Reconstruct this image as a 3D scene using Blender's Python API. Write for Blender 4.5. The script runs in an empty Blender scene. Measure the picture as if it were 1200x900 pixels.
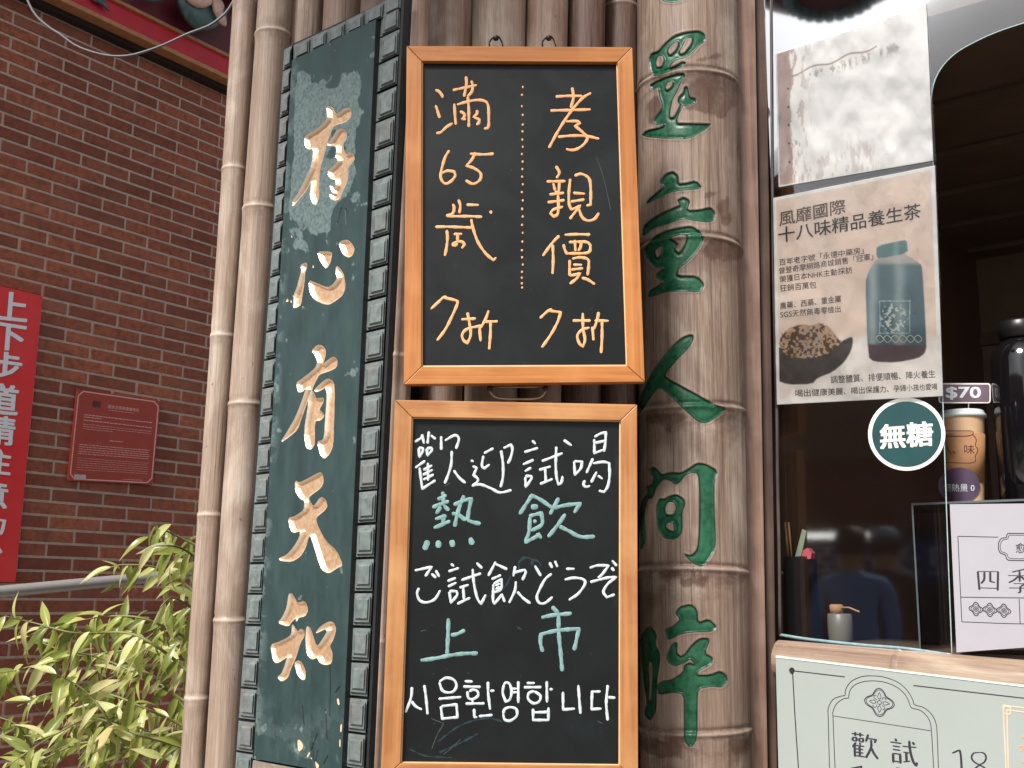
import bpy, bmesh, math, random
import numpy as np
from mathutils import Vector, Matrix
random.seed(7); rng = np.random.default_rng(7)
SC = bpy.context.scene; COL = SC.collection

# ------------------------------------------------------------------ camera
PW, PH, F = 1200, 900, 1300.0
CAM = Vector((0, 0, 1.6)); PITCH = math.atan(.19); ROLL = .012
Fw = Vector((0, math.cos(PITCH), math.sin(PITCH)))
R0 = Vector((1, 0, 0)); U0 = Vector((0, -math.sin(PITCH), math.cos(PITCH)))
Rt = (R0*math.cos(ROLL) + U0*math.sin(ROLL)).normalized()
Up = (U0*math.cos(ROLL) - R0*math.sin(ROLL)).normalized()
cd = bpy.data.cameras.new('camera'); cam = bpy.data.objects.new('camera', cd); COL.objects.link(cam)
cd.sensor_width = 36; cd.lens = 36*F/PW; cd.clip_start = .05; cd.clip_end = 800
cam.matrix_world = Matrix(((Rt.x, Up.x, -Fw.x, CAM.x), (Rt.y, Up.y, -Fw.y, CAM.y), (Rt.z, Up.z, -Fw.z, CAM.z), (0, 0, 0, 1)))
SC.camera = cam

# ------------------------------------------------------------------ light
SUN_EL, SUN_AZ = math.radians(44), math.radians(-34)      # azimuth measured from the facade normal, towards the left
wd = bpy.data.worlds.new('World'); SC.world = wd; wd.use_nodes = True
nt = wd.node_tree; nt.nodes.clear()
sky = nt.nodes.new('ShaderNodeTexSky'); sky.sky_type = 'NISHITA'; sky.sun_disc = False
sky.sun_elevation = SUN_EL; sky.air_density = 1.0; sky.dust_density = 1.6; sky.ozone_density = 1.0
sundir = Vector((math.sin(SUN_AZ)*math.cos(SUN_EL), -math.cos(SUN_AZ)*math.cos(SUN_EL), math.sin(SUN_EL)))
sky.sun_rotation = math.atan2(sundir.x, sundir.y)
hs = nt.nodes.new('ShaderNodeHueSaturation'); hs.inputs['Saturation'].default_value = .22
tc = nt.nodes.new('ShaderNodeTexCoord'); nz = nt.nodes.new('ShaderNodeTexNoise'); nz.inputs['Scale'].default_value = 2.2; nz.inputs['Detail'].default_value = 6
cr = nt.nodes.new('ShaderNodeMapRange'); cr.inputs['From Min'].default_value = .35; cr.inputs['From Max'].default_value = .7
cr.inputs['To Min'].default_value = .8; cr.inputs['To Max'].default_value = 1.45
mul = nt.nodes.new('ShaderNodeVectorMath'); mul.operation = 'SCALE'
bg = nt.nodes.new('ShaderNodeBackground'); bg.inputs['Strength'].default_value = .065
out = nt.nodes.new('ShaderNodeOutputWorld')
L = nt.links.new
L(sky.outputs[0], hs.inputs['Color']); L(tc.outputs['Generated'], nz.inputs['Vector']); L(nz.outputs['Fac'], cr.inputs['Value'])
L(hs.outputs[0], mul.inputs[0]); L(cr.outputs[0], mul.inputs['Scale']); L(mul.outputs[0], bg.inputs['Color']); L(bg.outputs[0], out.inputs[0])
sd = bpy.data.lights.new('sun', 'SUN'); sd.energy = 3.0; sd.angle = math.radians(16); sd.color = (1, .96, .91)
so = bpy.data.objects.new('sun', sd); COL.objects.link(so); so.rotation_euler = sundir.to_track_quat('Z', 'Y').to_euler(); so.location = sundir*20
SC.view_settings.view_transform = 'Standard'; SC.view_settings.look = 'None'; SC.view_settings.gamma = 1; SC.view_settings.exposure = .95
SC.cycles.max_bounces = 8; SC.cycles.transparent_max_bounces = 12

# ------------------------------------------------------------------ geometry helpers
def ray(px, py):
    return Fw + Rt*((px-PW/2)/F) + Up*((PH/2-py)/F)
class Plane:
    """vertical plane through a point; n looks to the street"""
    def __init__(s, o, d):
        s.o = Vector(o); s.d = Vector((d[0], d[1], 0)).normalized()      # d runs to the right in the picture
        s.n = Vector((s.d.y, -s.d.x, 0))
    def P(s, px, py, off=0.0):
        r = ray(px, py); t = ((s.o - CAM).dot(s.n) + off)/r.dot(s.n)
        return CAM + r*t
    def uz(s, px, py, off=0.0):
        p = s.P(px, py, off); return (p - s.o).dot(s.d), p.z
    def W(s, u, z, off=0.0):
        q = s.o + s.d*u + s.n*off; return Vector((q.x, q.y, z))
def at(px, py, y):
    r = ray(px, py); return CAM + r*(y/r.y)
def plane_vp(px, py, depth, vpx):
    r = ray(vpx, 697); d = Vector((r.x, r.y)); d = d if d.x > 0 else -d
    return Plane(at(px, py, depth), d)
WALL = plane_vp(45, 600, 4.4, 1570)
PLQ = plane_vp(380, 697, 2.05, -908)
MAIN = Plane((0, 1.92, 1.6), (1, .004))
SHOP = plane_vp(905, 697, 2.15, -1150)

def s2l(c):
    c = np.asarray(c, float)/255; return np.where(c <= .04045, c/12.92, ((c+.055)/1.055)**2.4)
def tag(o, label=None, cat=None, group=None, kind=None):
    for k, v in (('label', label), ('category', cat), ('group', group), ('kind', kind)):
        if v: o[k] = v
    return o
def empty(name, loc, label, cat, group=None):
    o = bpy.data.objects.new(name, None); o.empty_display_size = .05; COL.objects.link(o); o.location = loc
    return tag(o, label, cat, group)
def mk(name, V, Fc, mat, parent=None, smooth=False, org=None):
    """V in world coordinates; the mesh is stored relative to its origin"""
    base = Vector((0, 0, 0))
    p = parent
    while p: base += p.location; p = p.parent
    V = np.asarray([tuple(v) for v in V] if not isinstance(V, np.ndarray) else V, float)
    o0 = np.array(org if org is not None else (tuple(base) if parent else tuple(V.mean(0))))
    me = bpy.data.meshes.new(name); me.from_pydata((V-o0).tolist(), [], [tuple(f) for f in Fc]); me.update()
    if mat: me.materials.append(mat)
    if smooth: me.shade_smooth()
    o = bpy.data.objects.new(name, me); COL.objects.link(o)
    if parent: o.parent = parent
    o.location = Vector(o0) - (base if parent else Vector((0, 0, 0)))
    return o
class MB:
    def __init__(s): s.v = []; s.f = []
    def add(s, V, Fc):
        b = len(s.v); s.v += [Vector(v) for v in V]; s.f += [tuple(i+b for i in f) for f in Fc]
    def hexa(s, b, t):            # two quads (4 points each)
        s.add(list(b)+list(t), [(3,2,1,0),(4,5,6,7),(0,1,5,4),(1,2,6,5),(2,3,7,6),(3,0,4,7)])
    def pbox(s, pl, u0, u1, z0, z1, o0, o1):
        q = lambda o: [pl.W(u0,z0,o), pl.W(u1,z0,o), pl.W(u1,z1,o), pl.W(u0,z1,o)]
        s.hexa(q(o0), q(o1))
    def qbox(s, pl, quad, o0, o1):   # px quad TL,TR,BR,BL ; true prism: back is the front moved straight back
        fr = [pl.P(x, y, o1) for x, y in quad]; bk = [p - pl.n*(o1-o0) for p in fr]
        s.hexa([bk[3],bk[2],bk[1],bk[0]], [fr[3],fr[2],fr[1],fr[0]])
    def prism(s, front, vec):
        n = len(front); bk = [p+vec for p in front]
        s.add(list(front)+bk, [tuple(range(n))[::-1], tuple(range(n, 2*n))] + [(i, (i+1)%n, n+(i+1)%n, n+i) for i in range(n)])
    def tube(s, pts, r, n=10, caps=True):
        pts = [Vector(p) for p in pts]; rs = r if isinstance(r, (list, tuple)) else [r]*len(pts)
        V = []; prev = None
        for i, p in enumerate(pts):
            t = (pts[min(i+1, len(pts)-1)] - pts[max(i-1, 0)]).normalized()
            a = prev if prev is not None else (Vector((0, 0, 1)) if abs(t.z) < .9 else Vector((1, 0, 0)))
            a = (a - t*a.dot(t)).normalized(); b = t.cross(a); prev = a
            V += [p + (a*math.cos(k*2*math.pi/n) + b*math.sin(k*2*math.pi/n))*rs[i] for k in range(n)]
        Fc = [(i*n+k, i*n+(k+1)%n, (i+1)*n+(k+1)%n, (i+1)*n+k) for i in range(len(pts)-1) for k in range(n)]
        if caps: Fc += [tuple(range(n))[::-1], tuple(range((len(pts)-1)*n, len(pts)*n))]
        s.add(V, Fc)
    def lathe(s, c, prof, n=28, ax=None):   # prof: (r, z) along +Z from c
        c = Vector(c); V = []; m = len(prof)
        for r, z in prof:
            V += [c + Vector((r*math.cos(k*2*math.pi/n), r*math.sin(k*2*math.pi/n), z)) for k in range(n)]
        Fc = [(i*n+k, i*n+(k+1)%n, (i+1)*n+(k+1)%n, (i+1)*n+k) for i in range(m-1) for k in range(n)]
        Fc += [tuple(range(n))[::-1], tuple(range((m-1)*n, m*n))]
        s.add(V, Fc)
    def build(s, name, mat, parent=None, smooth=False, bevel=0, org=None):
        o = mk(name, s.v, s.f, mat, parent, smooth, org)
        bm = bmesh.new(); bm.from_mesh(o.data); bmesh.ops.recalc_face_normals(bm, faces=bm.faces)
        if bevel:
            bmesh.ops.bevel(bm, geom=list(bm.edges), offset=bevel, segments=2, affect='EDGES', profile=.5, clamp_overlap=True)
            for f in bm.faces: f.smooth = False
        bm.to_mesh(o.data); bm.free(); o.data.update()
        return o

def smooth_path(pts, step=1.2, corner=70):
    """Catmull-Rom in pixel space, sharp corners kept"""
    pts = [np.array(p, float) for p in pts]
    if len(pts) == 2:
        d = pts[1]-pts[0]; n = max(2, int(np.hypot(*d)/step)); return [pts[0]+d*i/n for i in range(n+1)]
    segs = []; cur = [pts[0]]
    for i in range(1, len(pts)-1):
        a = pts[i]-pts[i-1]; b = pts[i+1]-pts[i]
        ang = math.degrees(math.acos(max(-1, min(1, a.dot(b)/(np.hypot(*a)*np.hypot(*b)+1e-9)))))
        cur.append(pts[i])
        if ang > corner: segs.append(cur); cur = [pts[i]]
    cur.append(pts[-1]); segs.append(cur); out = []
    for s in segs:
        q = [2*s[0]-s[1]] + s + [2*s[-1]-s[-2]]
        for i in range(1, len(q)-2):
            p0, p1, p2, p3 = q[i-1:i+3]; n = max(2, int(np.hypot(*(p2-p1))/step))
            for k in range(n):
                t = k/n
                out.append(.5*((2*p1)+(-p0+p2)*t+(2*p0-5*p1+4*p2-p3)*t*t+(-p0+3*p1-3*p2+p3)*t**3))
    out.append(pts[-1]); return out
def strokes(name, lines, w, pl, off, mat, parent=None, hgt=.0006, vary=.12, direc=None, rnd=True, corner=70):
    """written strokes: raised ribbons of paint, w = width in photo pixels"""
    V = []; Fc = []; e = 0
    for li, ln in enumerate(lines):
        ww = w
        if isinstance(ln, tuple): ln, ww = ln
        p = smooth_path(ln, corner=corner); n = len(p); P = np.array(p)
        if n < 2: continue
        T = np.gradient(P, axis=0); T /= (np.hypot(T[:,0], T[:,1])[:,None]+1e-9)
        N = np.stack([-T[:,1], T[:,0]], 1); S = np.concatenate([[0], np.cumsum(np.hypot(*np.diff(P, axis=0).T))]); Ln = S[-1]
        ph = random.uniform(0, 6); e = (li % 5)*.00005
        rows = []
        for i in range(n):
            h = ww/2*(1+vary*math.sin(S[i]*.35+ph)+vary*.5*math.sin(S[i]*.9+ph*2))
            if direc: h = h*(direc + (1-direc)*abs(T[i,1])**.7)
            if rnd:
                x = min(1, min(S[i], Ln-S[i])/(ww/2)+.12); h *= math.sqrt(max(.05, 1-(1-x)**2))
            b = len(V)
            for a, z in ((-1, 0), (-.72, .8), (0, 1), (.72, .8), (1, 0)):
                q = P[i] + N[i]*h*a; V.append(pl.P(q[0], q[1], off+e+z*hgt))
            rows.append(b)
        for a, b in zip(rows, rows[1:]):
            Fc += [(a+k, a+k+1, b+k+1, b+k) for k in range(4)]
    return mk(name, V, Fc, mat, parent, True)
def zt(x0, y0, s, lines):
    f = lambda l: [(x0+x/s, y0+y/s) for x, y in l]
    return [(f(l[0]), l[1]) if isinstance(l, tuple) else f(l) for l in lines]
def homog(quad):
    A = []; B = []
    for (u, v), (x, y) in zip(((0,0),(1,0),(1,1),(0,1)), quad):
        A += [[u,v,1,0,0,0,-x*u,-x*v],[0,0,0,u,v,1,-y*u,-y*v]]; B += [x, y]
    h = np.append(np.linalg.solve(np.array(A, float), np.array(B, float)), 1).reshape(3, 3)
    def f(u, v):
        w = h[2,0]*u+h[2,1]*v+h[2,2]; return (h[0,0]*u+h[0,1]*v+h[0,2])/w, (h[1,0]*u+h[1,1]*v+h[1,2])/w
    return f
_tx = {}
def glyphs(txt, bold=0.0, spacing=1.0):
    k = (txt, bold, spacing)
    if k in _tx: return _tx[k]
    c = bpy.data.curves.new('t', 'FONT'); c.body = txt; c.size = 1; c.offset = bold; c.resolution_u = 3; c.space_character = spacing
    o = bpy.data.objects.new('t', c); COL.objects.link(o); dg = bpy.context.evaluated_depsgraph_get(); dg.update()
    me = o.evaluated_get(dg).to_mesh()
    V = np.array([v.co[:2] for v in me.vertices]); Fc = [tuple(p.vertices) for p in me.polygons]
    o.to_mesh_clear() if hasattr(o, 'to_mesh_clear') else None
    bpy.data.objects.remove(o); bpy.data.curves.remove(c)
    _tx[k] = (V, Fc); return _tx[k]
def text(name, txt, quad, pl, off, mat, parent=None, bold=0.0, surf=None):
    V, Fc = glyphs(txt); mn = V.min(0); mx = V.max(0); f = homog(quad); out = []; FF = []
    em = (quad[3][1]-quad[0][1]); sh_ = [(0, 0)] + ([(a*bold*em, b*bold*em) for a, b in ((-1,-.6),(1,-.6),(-1,.6),(1,.6))] if bold > 0 else [])
    for k, (dx, dy) in enumerate(sh_):          # heavier weights: a few slightly shifted impressions
        b0 = len(out)
        for x, y in V:
            px, py = f((x-mn[0])/(mx[0]-mn[0]), (mx[1]-y)/(mx[1]-mn[1])); px += dx; py += dy
            out.append(surf(px, py) if surf else pl.P(px, py, off+k*.00003))
        FF += [tuple(i+b0 for i in q) for q in Fc]
        if surf: break
    return mk(name, out, FF, mat, parent)

# ------------------------------------------------------------------ polygons -> distance field
def inpoly(X, Y, poly):
    ins = np.zeros(X.shape, bool); n = len(poly)
    for i in range(n):
        x0, y0 = poly[i]; x1, y1 = poly[(i+1) % n]
        if y0 == y1: continue
        c = ((y0 > Y) != (y1 > Y)) & (X < (x1-x0)*(Y-y0)/(y1-y0)+x0); ins ^= c
    return ins
def pdist(X, Y, poly):
    D = np.full(X.shape, 1e9); n = len(poly)
    for i in range(n):
        x0, y0 = poly[i]; x1, y1 = poly[(i+1) % n]; dx, dy = x1-x0, y1-y0; l = dx*dx+dy*dy+1e-9
        t = np.clip(((X-x0)*dx+(Y-y0)*dy)/l, 0, 1); D = np.minimum(D, (X-x0-t*dx)**2+(Y-y0-t*dy)**2)
    return np.sqrt(D)
def roundpoly(p):                      # one Chaikin pass takes the corners off
    out = []
    for i in range(len(p)):
        a = np.array(p[i], float); b = np.array(p[(i+1) % len(p)], float); out += [tuple(a*.8+b*.2), tuple(a*.2+b*.8)]
    return out
def sdf(X, Y, polys):
    """+ inside. polys: list of rings, even-odd"""
    ins = np.zeros(X.shape, bool); D = np.full(X.shape, 1e9)
    xs = [x for p in polys for x, y in p]; ys = [y for p in polys for x, y in p]
    m = (X > min(xs)-6) & (X < max(xs)+6) & (Y > min(ys)-6) & (Y < max(ys)+6)
    x, y = X[m], Y[m]; i2 = np.zeros(x.shape, bool); d2 = np.full(x.shape, 1e9)
    for p in polys:
        p = roundpoly(p); i2 ^= inpoly(x, y, p); d2 = np.minimum(d2, pdist(x, y, p))
    D[m] = d2; ins[m] = i2
    return np.where(ins, D, -D)
def gridfaces(ny, nx):
    i = np.arange(ny-1)[:,None]*nx + np.arange(nx-1)[None,:]
    return np.stack([i, i+nx, i+nx+1, i+1], -1).reshape(-1, 4)
def fastmesh(name, V, Q, mat, parent, attrs, smooth=True, colattr=None):
    base = Vector((0,0,0)); p = parent
    while p: base += p.location; p = p.parent
    used = np.unique(Q); rm = np.full(len(V), -1); rm[used] = np.arange(len(used)); Vn = V[used]-np.array(base); Qn = rm[Q]
    me = bpy.data.meshes.new(name); me.vertices.add(len(Vn)); me.vertices.foreach_set('co', Vn.astype(np.float32).ravel())
    me.loops.add(Qn.size); me.loops.foreach_set('vertex_index', Qn.astype(np.int32).ravel())
    me.polygons.add(len(Qn)); me.polygons.foreach_set('loop_start', np.arange(0, Qn.size, 4, dtype=np.int32))
    for k, a in attrs.items():
        at_ = me.attributes.new(k, 'FLOAT', 'POINT'); at_.data.foreach_set('value', a[used].astype(np.float32))
    if colattr is not None:
        ca = me.attributes.new('print', 'FLOAT_COLOR', 'POINT'); c = np.ones((len(used), 4), np.float32); c[:,:3] = colattr[used]
        ca.data.foreach_set('color', c.ravel())
    me.update(calc_edges=True); me.validate()
    if smooth: me.shade_smooth()
    me.materials.append(mat); o = bpy.data.objects.new(name, me); COL.objects.link(o)
    if parent: o.parent = parent
    return o
def canvas(name, quad, pl, off, step, fn, mat, parent):
    """a flat print: a fine sheet whose colour attribute holds the printed picture; fn takes photo-pixel grids"""
    f = homog(quad); w = math.hypot(quad[1][0]-quad[0][0], quad[1][1]-quad[0][1]); h = math.hypot(quad[3][0]-quad[0][0], quad[3][1]-quad[0][1])
    nx, ny = int(w/step)+2, int(h/step)+2
    U, V_ = np.meshgrid(np.linspace(0, 1, nx), np.linspace(0, 1, ny)); X, Y = f(U, V_)
    C = fn(X, Y, U, V_).reshape(-1, 3)
    r = np.array(Fw)[None,:] + np.array(Rt)[None,:]*((X.reshape(-1,1)-PW/2)/F) + np.array(Up)[None,:]*((PH/2-Y.reshape(-1,1))/F)
    n = np.array(pl.n); t = ((np.array(pl.o)-np.array(CAM)).dot(n)+off)/(r@n); V = np.array(CAM)+r*t[:,None]
    return fastmesh(name, V, gridfaces(ny, nx), mat, parent, {}, False, C)
def vnoise(X, Y, sc, seed=0, octv=4):
    """value noise for prints and relief"""
    g = np.random.default_rng(seed); out = 0; amp = 1; tot = 0
    for o in range(octv):
        T = g.random((64, 64)); x = X/sc*(2**o)+7.3*o+500; y = Y/sc*(2**o)+3.1*o+500
        xi = np.floor(x).astype(int); yi = np.floor(y).astype(int); fx = x-xi; fy = y-yi; fx = fx*fx*(3-2*fx); fy = fy*fy*(3-2*fy)
        a = T[yi%64, xi%64]; b = T[yi%64, (xi+1)%64]; c = T[(yi+1)%64, xi%64]; d = T[(yi+1)%64, (xi+1)%64]
        out = out + amp*((a*(1-fx)+b*fx)*(1-fy)+(c*(1-fx)+d*fx)*fy); tot += amp; amp *= .55
    return out/tot

# ------------------------------------------------------------------ materials
class NM:
    def __init__(s, name):
        s.m = bpy.data.materials.new(name); s.m.use_nodes = True; s.nt = s.m.node_tree; s.b = s.nt.nodes['Principled BSDF']
    def n(s, t, **kw):
        nd = s.nt.nodes.new('ShaderNode'+t)
        for k, v in kw.items(): setattr(nd, k, v)
        return nd
    def l(s, a, b): s.nt.links.new(a, b)
    def mapped(s, scale, rnd=True, coord='Object'):
        tc = s.n('TexCoord'); mp = s.n('Mapping'); mp.inputs['Scale'].default_value = scale; s.l(tc.outputs[coord], mp.inputs['Vector'])
        if rnd:
            oi = s.n('ObjectInfo'); ml = s.n('Math', operation='MULTIPLY'); ml.inputs[1].default_value = 37.
            s.l(oi.outputs['Random'], ml.inputs[0]); s.l(ml.outputs[0], mp.inputs['Location'])
        return mp.outputs[0]
    def noise(s, vec, scale, detail=5, rough=.55, dist=0):
        nz = s.n('TexNoise'); nz.inputs['Scale'].default_value = scale; nz.inputs['Detail'].default_value = detail
        nz.inputs['Roughness'].default_value = rough; nz.inputs['Distortion'].default_value = dist
        if vec is not None: s.l(vec, nz.inputs['Vector'])
        return nz.outputs['Fac']
    def rng(s, v, a, b, c=0, d=1):
        m = s.n('MapRange'); s.l(v, m.inputs['Value'])
        for k, x in zip(('From Min', 'From Max', 'To Min', 'To Max'), (a, b, c, d)): m.inputs[k].default_value = x
        return m.outputs[0]
    def mix(s, fac, a, b, mode='MIX'):
        m = s.n('Mix', data_type='RGBA', blend_type=mode)
        for sock, v in ((m.inputs[0], fac), (m.inputs[6], a), (m.inputs[7], b)):
            if hasattr(v, 'links') or isinstance(v, bpy.types.NodeSocket): s.l(v, sock)
            elif isinstance(v, (int, float)): sock.default_value = v
            else: sock.default_value = (*v, 1)
        return m.outputs[2]
    def math(s, op, a, b=None):
        m = s.n('Math', operation=op)
        for sock, v in ((m.inputs[0], a), (m.inputs[1], b)):
            if v is None: continue
            if isinstance(v, bpy.types.NodeSocket): s.l(v, sock)
            else: sock.default_value = v
        return m.outputs[0]
    def attr(s, name): 
        a = s.n('Attribute', attribute_name=name); return a
    def bump(s, h, strength=.3, dist=.002):
        b = s.n('Bump'); b.inputs['Strength'].default_value = strength; b.inputs['Distance'].default_value = dist; s.l(h, b.inputs['Height']); s.l(b.outputs[0], s.b.inputs['Normal'])
    def col(s, v): 
        if isinstance(v, bpy.types.NodeSocket): s.l(v, s.b.inputs['Base Color'])
        else: s.b.inputs['Base Color'].default_value = (*v, 1)
    def set(s, **kw):
        for k, v in kw.items():
            k = k.replace('_', ' ')
            if isinstance(v, bpy.types.NodeSocket): s.l(v, s.b.inputs[k])
            else: s.b.inputs[k].default_value = v
        return s.m
def C(*a): return tuple(float(x) for x in s2l(a))
def simple(name, col, rough=.6, spec=.5, metal=0, var=.12, scale=30, bump=.1, **kw):
    m = NM(name); v = m.mapped((1,1,1)); f = m.noise(v, scale, 5)
    a = tuple(max(0, c*(1-var)) for c in col); b = tuple(min(1, c*(1+var)) for c in col)
    m.col(m.mix(m.rng(f, .3, .7), a, b))
    if bump: m.bump(f, bump, .001)
    return m.set(Roughness=rough, Metallic=metal, **{'Specular IOR Level': spec}, **kw)

def bamboo(name, base, dark, light, streak=.75, spots=.5, node_dark=.5, node_band=(.1,.06,.04)):
    m = NM(name); v1 = m.mapped((70, 70, 1.3)); v2 = m.mapped((160, 160, 3)); v3 = m.mapped((1, 1, .45))
    a = m.noise(v1, 1, 6, .65); b = m.noise(v2, 1, 4, .7); c = m.noise(v3, 9, 5, .6, .8); d = m.noise(m.mapped((1,1,.6)), 55, 5, .7)
    col = m.mix(m.rng(a, .32, .7), dark, base)
    col = m.mix(m.rng(c, .48, .74), col, light)
    col = m.mix(m.math('MULTIPLY', m.rng(b, .5, .68), streak), col, tuple(x*.55 for x in dark)); hf = m.noise(m.mapped((420, 420, 14)), 1, 3, .8); col = m.mix(m.rng(hf, .5, .7, 0, .28), col, tuple(min(1, x*1.3) for x in light)); col = m.mix(m.rng(hf, .5, .28, 0, .3), col, dark)
    col = m.mix(m.math('MULTIPLY', m.rng(d, .66, .74), spots), col, (.03, .022, .018))
    big = m.noise(m.mapped((1,1,.35)), 3.2, 3, .5); col = m.mix(m.math('MULTIPLY', m.rng(big, .5, .68), .3), col, tuple(x*1.1 for x in dark))
    ln = m.noise(m.mapped((38, 38, .22)), 1, 2, .5); ln = m.math('ABSOLUTE', m.math('SUBTRACT', ln, .5)); lm_ = m.rng(m.noise(m.mapped((1,1,.5)), 6, 3), .45, .6)
    col = m.mix(m.math('MULTIPLY', m.math('MULTIPLY', m.rng(ln, .010, .003), lm_), .6), col, tuple(x*.25 for x in dark))
    at_ = m.attr('node'); nd = at_.outputs['Fac']
    e = m.noise(m.mapped((1,1,1.6)), 13, 6, .7); k = m.math('MULTIPLY', nd, m.rng(e, .40, .58)); k = m.math('MULTIPLY', k, node_dark)
    col = m.mix(k, col, node_band)
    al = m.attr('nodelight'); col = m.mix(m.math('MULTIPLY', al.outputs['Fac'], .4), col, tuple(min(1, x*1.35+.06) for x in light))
    m.col(col); m.bump(m.math('ADD', m.math('ADD', a, m.math('MULTIPLY', b, .5)), m.math('MULTIPLY', d, .3)), .5, .0012)
    m.set(Roughness=m.rng(a, .3, .7, .62, .42), **{'Specular IOR Level': .4})
    return m
BAM_PALE = bamboo('bamboo_pale_weathered', C(172,150,133), C(140,118,103), C(198,184,170), streak=.45, spots=.8).m
BAM_PINK = bamboo('bamboo_pinkish', C(164,138,120), C(128,102,86), C(188,168,154), streak=.45, spots=.8).m
BAM_DARK = bamboo('bamboo_brown', C(126,98,86), C(82,60,52), C(152,130,118), streak=.6, spots=.8).m
def wood(name, base, dark, light, axis='z', sc=1.0, rough=.45):
    m = NM(name); s = (90*sc, 90*sc, 3*sc) if axis == 'z' else (3*sc, 90*sc, 90*sc)
    a = m.noise(m.mapped(s), 1, 6, .6, .6); b = m.noise(m.mapped((1,1,1)), 9, 4); c = m.noise(m.mapped(tuple(x*2 for x in s)), 1, 4, .7)
    col = m.mix(m.rng(a, .35, .7), dark, base); col = m.mix(m.rng(b, .45, .75, 0, .6), col, light); col = m.mix(m.rng(c, .62, .74, 0, .5), col, tuple(x*.55 for x in dark))
    d = m.noise(m.mapped((1,1,1)), 70, 5, .75); col = m.mix(m.rng(d, .68, .76, 0, .6), col, tuple(x*.5 for x in dark))
    m.col(col); m.bump(m.math('ADD', a, c), .35, .0008); return m.set(Roughness=rough)
M_TEAL = None
def proj(V):
    d = V - np.array(CAM); z = d@np.array(Fw); return PW/2+F*(d@np.array(Rt))/z, PH/2-F*(d@np.array(Up))/z
# ================================================================== ground and street
gm = simple('paving_stone', C(128,122,114), .8, .3, var=.2, scale=6, bump=.4)
g = MB(); g.add([(-60,-60,0),(60,-60,0),(60,60,0),(-60,60,0)], [(0,1,2,3)]); tag(g.build('ground', gm), kind='structure')

# ================================================================== brick wall
U = lambda px, py: WALL.uz(px, py)[0]; Zf = lambda px, py: WALL.uz(px, py)[1]
BL = U(118.3, 615) - U(56.7, 615); BH = Zf(100, 622.7-7.9) - Zf(100, 622.7+7.9)
U_J, Z_J = U(56.7, 615), Zf(100, 622.7)
uL, uR = U(-330, 600), U(420, 600)
wall = empty('brick_wall', WALL.W((uL+uR)/2, 0), 'red brick side wall with pale mortar joints behind the leafy shrub', 'wall')
mort = simple('mortar_grey', C(186,166,152), .9, .2, var=.15, scale=60, bump=.3)
z_top = WALL.uz(205, 48, .05)[1] + .30
m = MB(); m.pbox(WALL, uL, uR, 0, z_top, -.22, 0); m.build('mortar_bed', mort, wall)
bm_ = NM('fired_brick'); oi = bm_.n('ObjectInfo'); f1 = bm_.noise(bm_.mapped((1,1,1)), 40, 6, .65); f2 = bm_.noise(bm_.mapped((1,1,1)), 5, 4)
col = bm_.mix(oi.outputs['Random'], C(122,60,40), C(164,90,62)); col = bm_.mix(bm_.rng(f1, .4, .75), col, C(92,50,38)); st_ = bm_.noise(bm_.mapped((1,1,1), False, 'Generated'), 1.4, 3); col = bm_.mix(bm_.rng(f2, .5, .8, 0, .5), col, C(146,100,84))
bm_.col(col); bm_.bump(f1, .35, .002); BRICK = bm_.set(Roughness=.72)
jt = .0105
def brick_mesh(k):
    g = MB(); dx, dz = BL/2-jt/2, BH/2-jt/2
    q = lambda o, s: [WALL.d*(a*(dx-s)) + Vector((0,0,b*(dz-s))) + WALL.n*o for a, b in ((-1,-1),(1,-1),(1,1),(-1,1))]
    v = q(-.004, 0)+q(.0015+.0004*k, .0002)+q(.003+.0004*k, .0016)
    g.add(v, [(3,2,1,0),(8,9,10,11)]+[(i, (i+1)%4, 4+(i+1)%4, 4+i) for i in range(4)]+[(4+i, 4+(i+1)%4, 8+(i+1)%4, 8+i) for i in range(4)])
    me = bpy.data.meshes.new('brick'); me.from_pydata([tuple(x) for x in g.v], [], g.f); me.materials.append(BRICK); me.update(); return me
bms = [brick_mesh(k) for k in range(3)]
cand = []
r0 = int((0-Z_J)/BH); r1 = int((z_top-Z_J)/BH)
for r in range(r0, r1):
    for c in range(int((uL-U_J)/BL)-1, int((uR-U_J)/BL)+2):
        uc = U_J + (c+.5)*BL + (BL/2 if (r % 2) else 0); zc = Z_J + (r+.5)*BH
        if uc-BL/2 < uL or uc+BL/2 > uR: continue
        p = WALL.W(uc, zc, 0); x, y = proj(np.array([tuple(p)])); cand.append((p, float(x[0]), float(y[0])))
vis = [c for c in cand if -28 < c[1] < 268 and -6 < c[2] < 905]
vis.sort(key=lambda c: abs(c[1]-110)+.12*abs(c[2]-450)); ones = vis[:298]; ids = set(id(c) for c in ones)
for c in ones:
    o = bpy.data.objects.new('brick', random.choice(bms)); COL.objects.link(o); o.parent = wall
    o.location = c[0] - wall.location + WALL.n*random.uniform(-.0008, .0008)
rest = MB()
for c in cand:
    if id(c) in ids: continue
    me = bms[0]; rest.add([c[0]+v.co for v in me.vertices], [tuple(p.vertices) for p in me.polygons])
tag(mk('bricks', rest.v, rest.f, BRICK, wall), kind='stuff')

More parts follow.
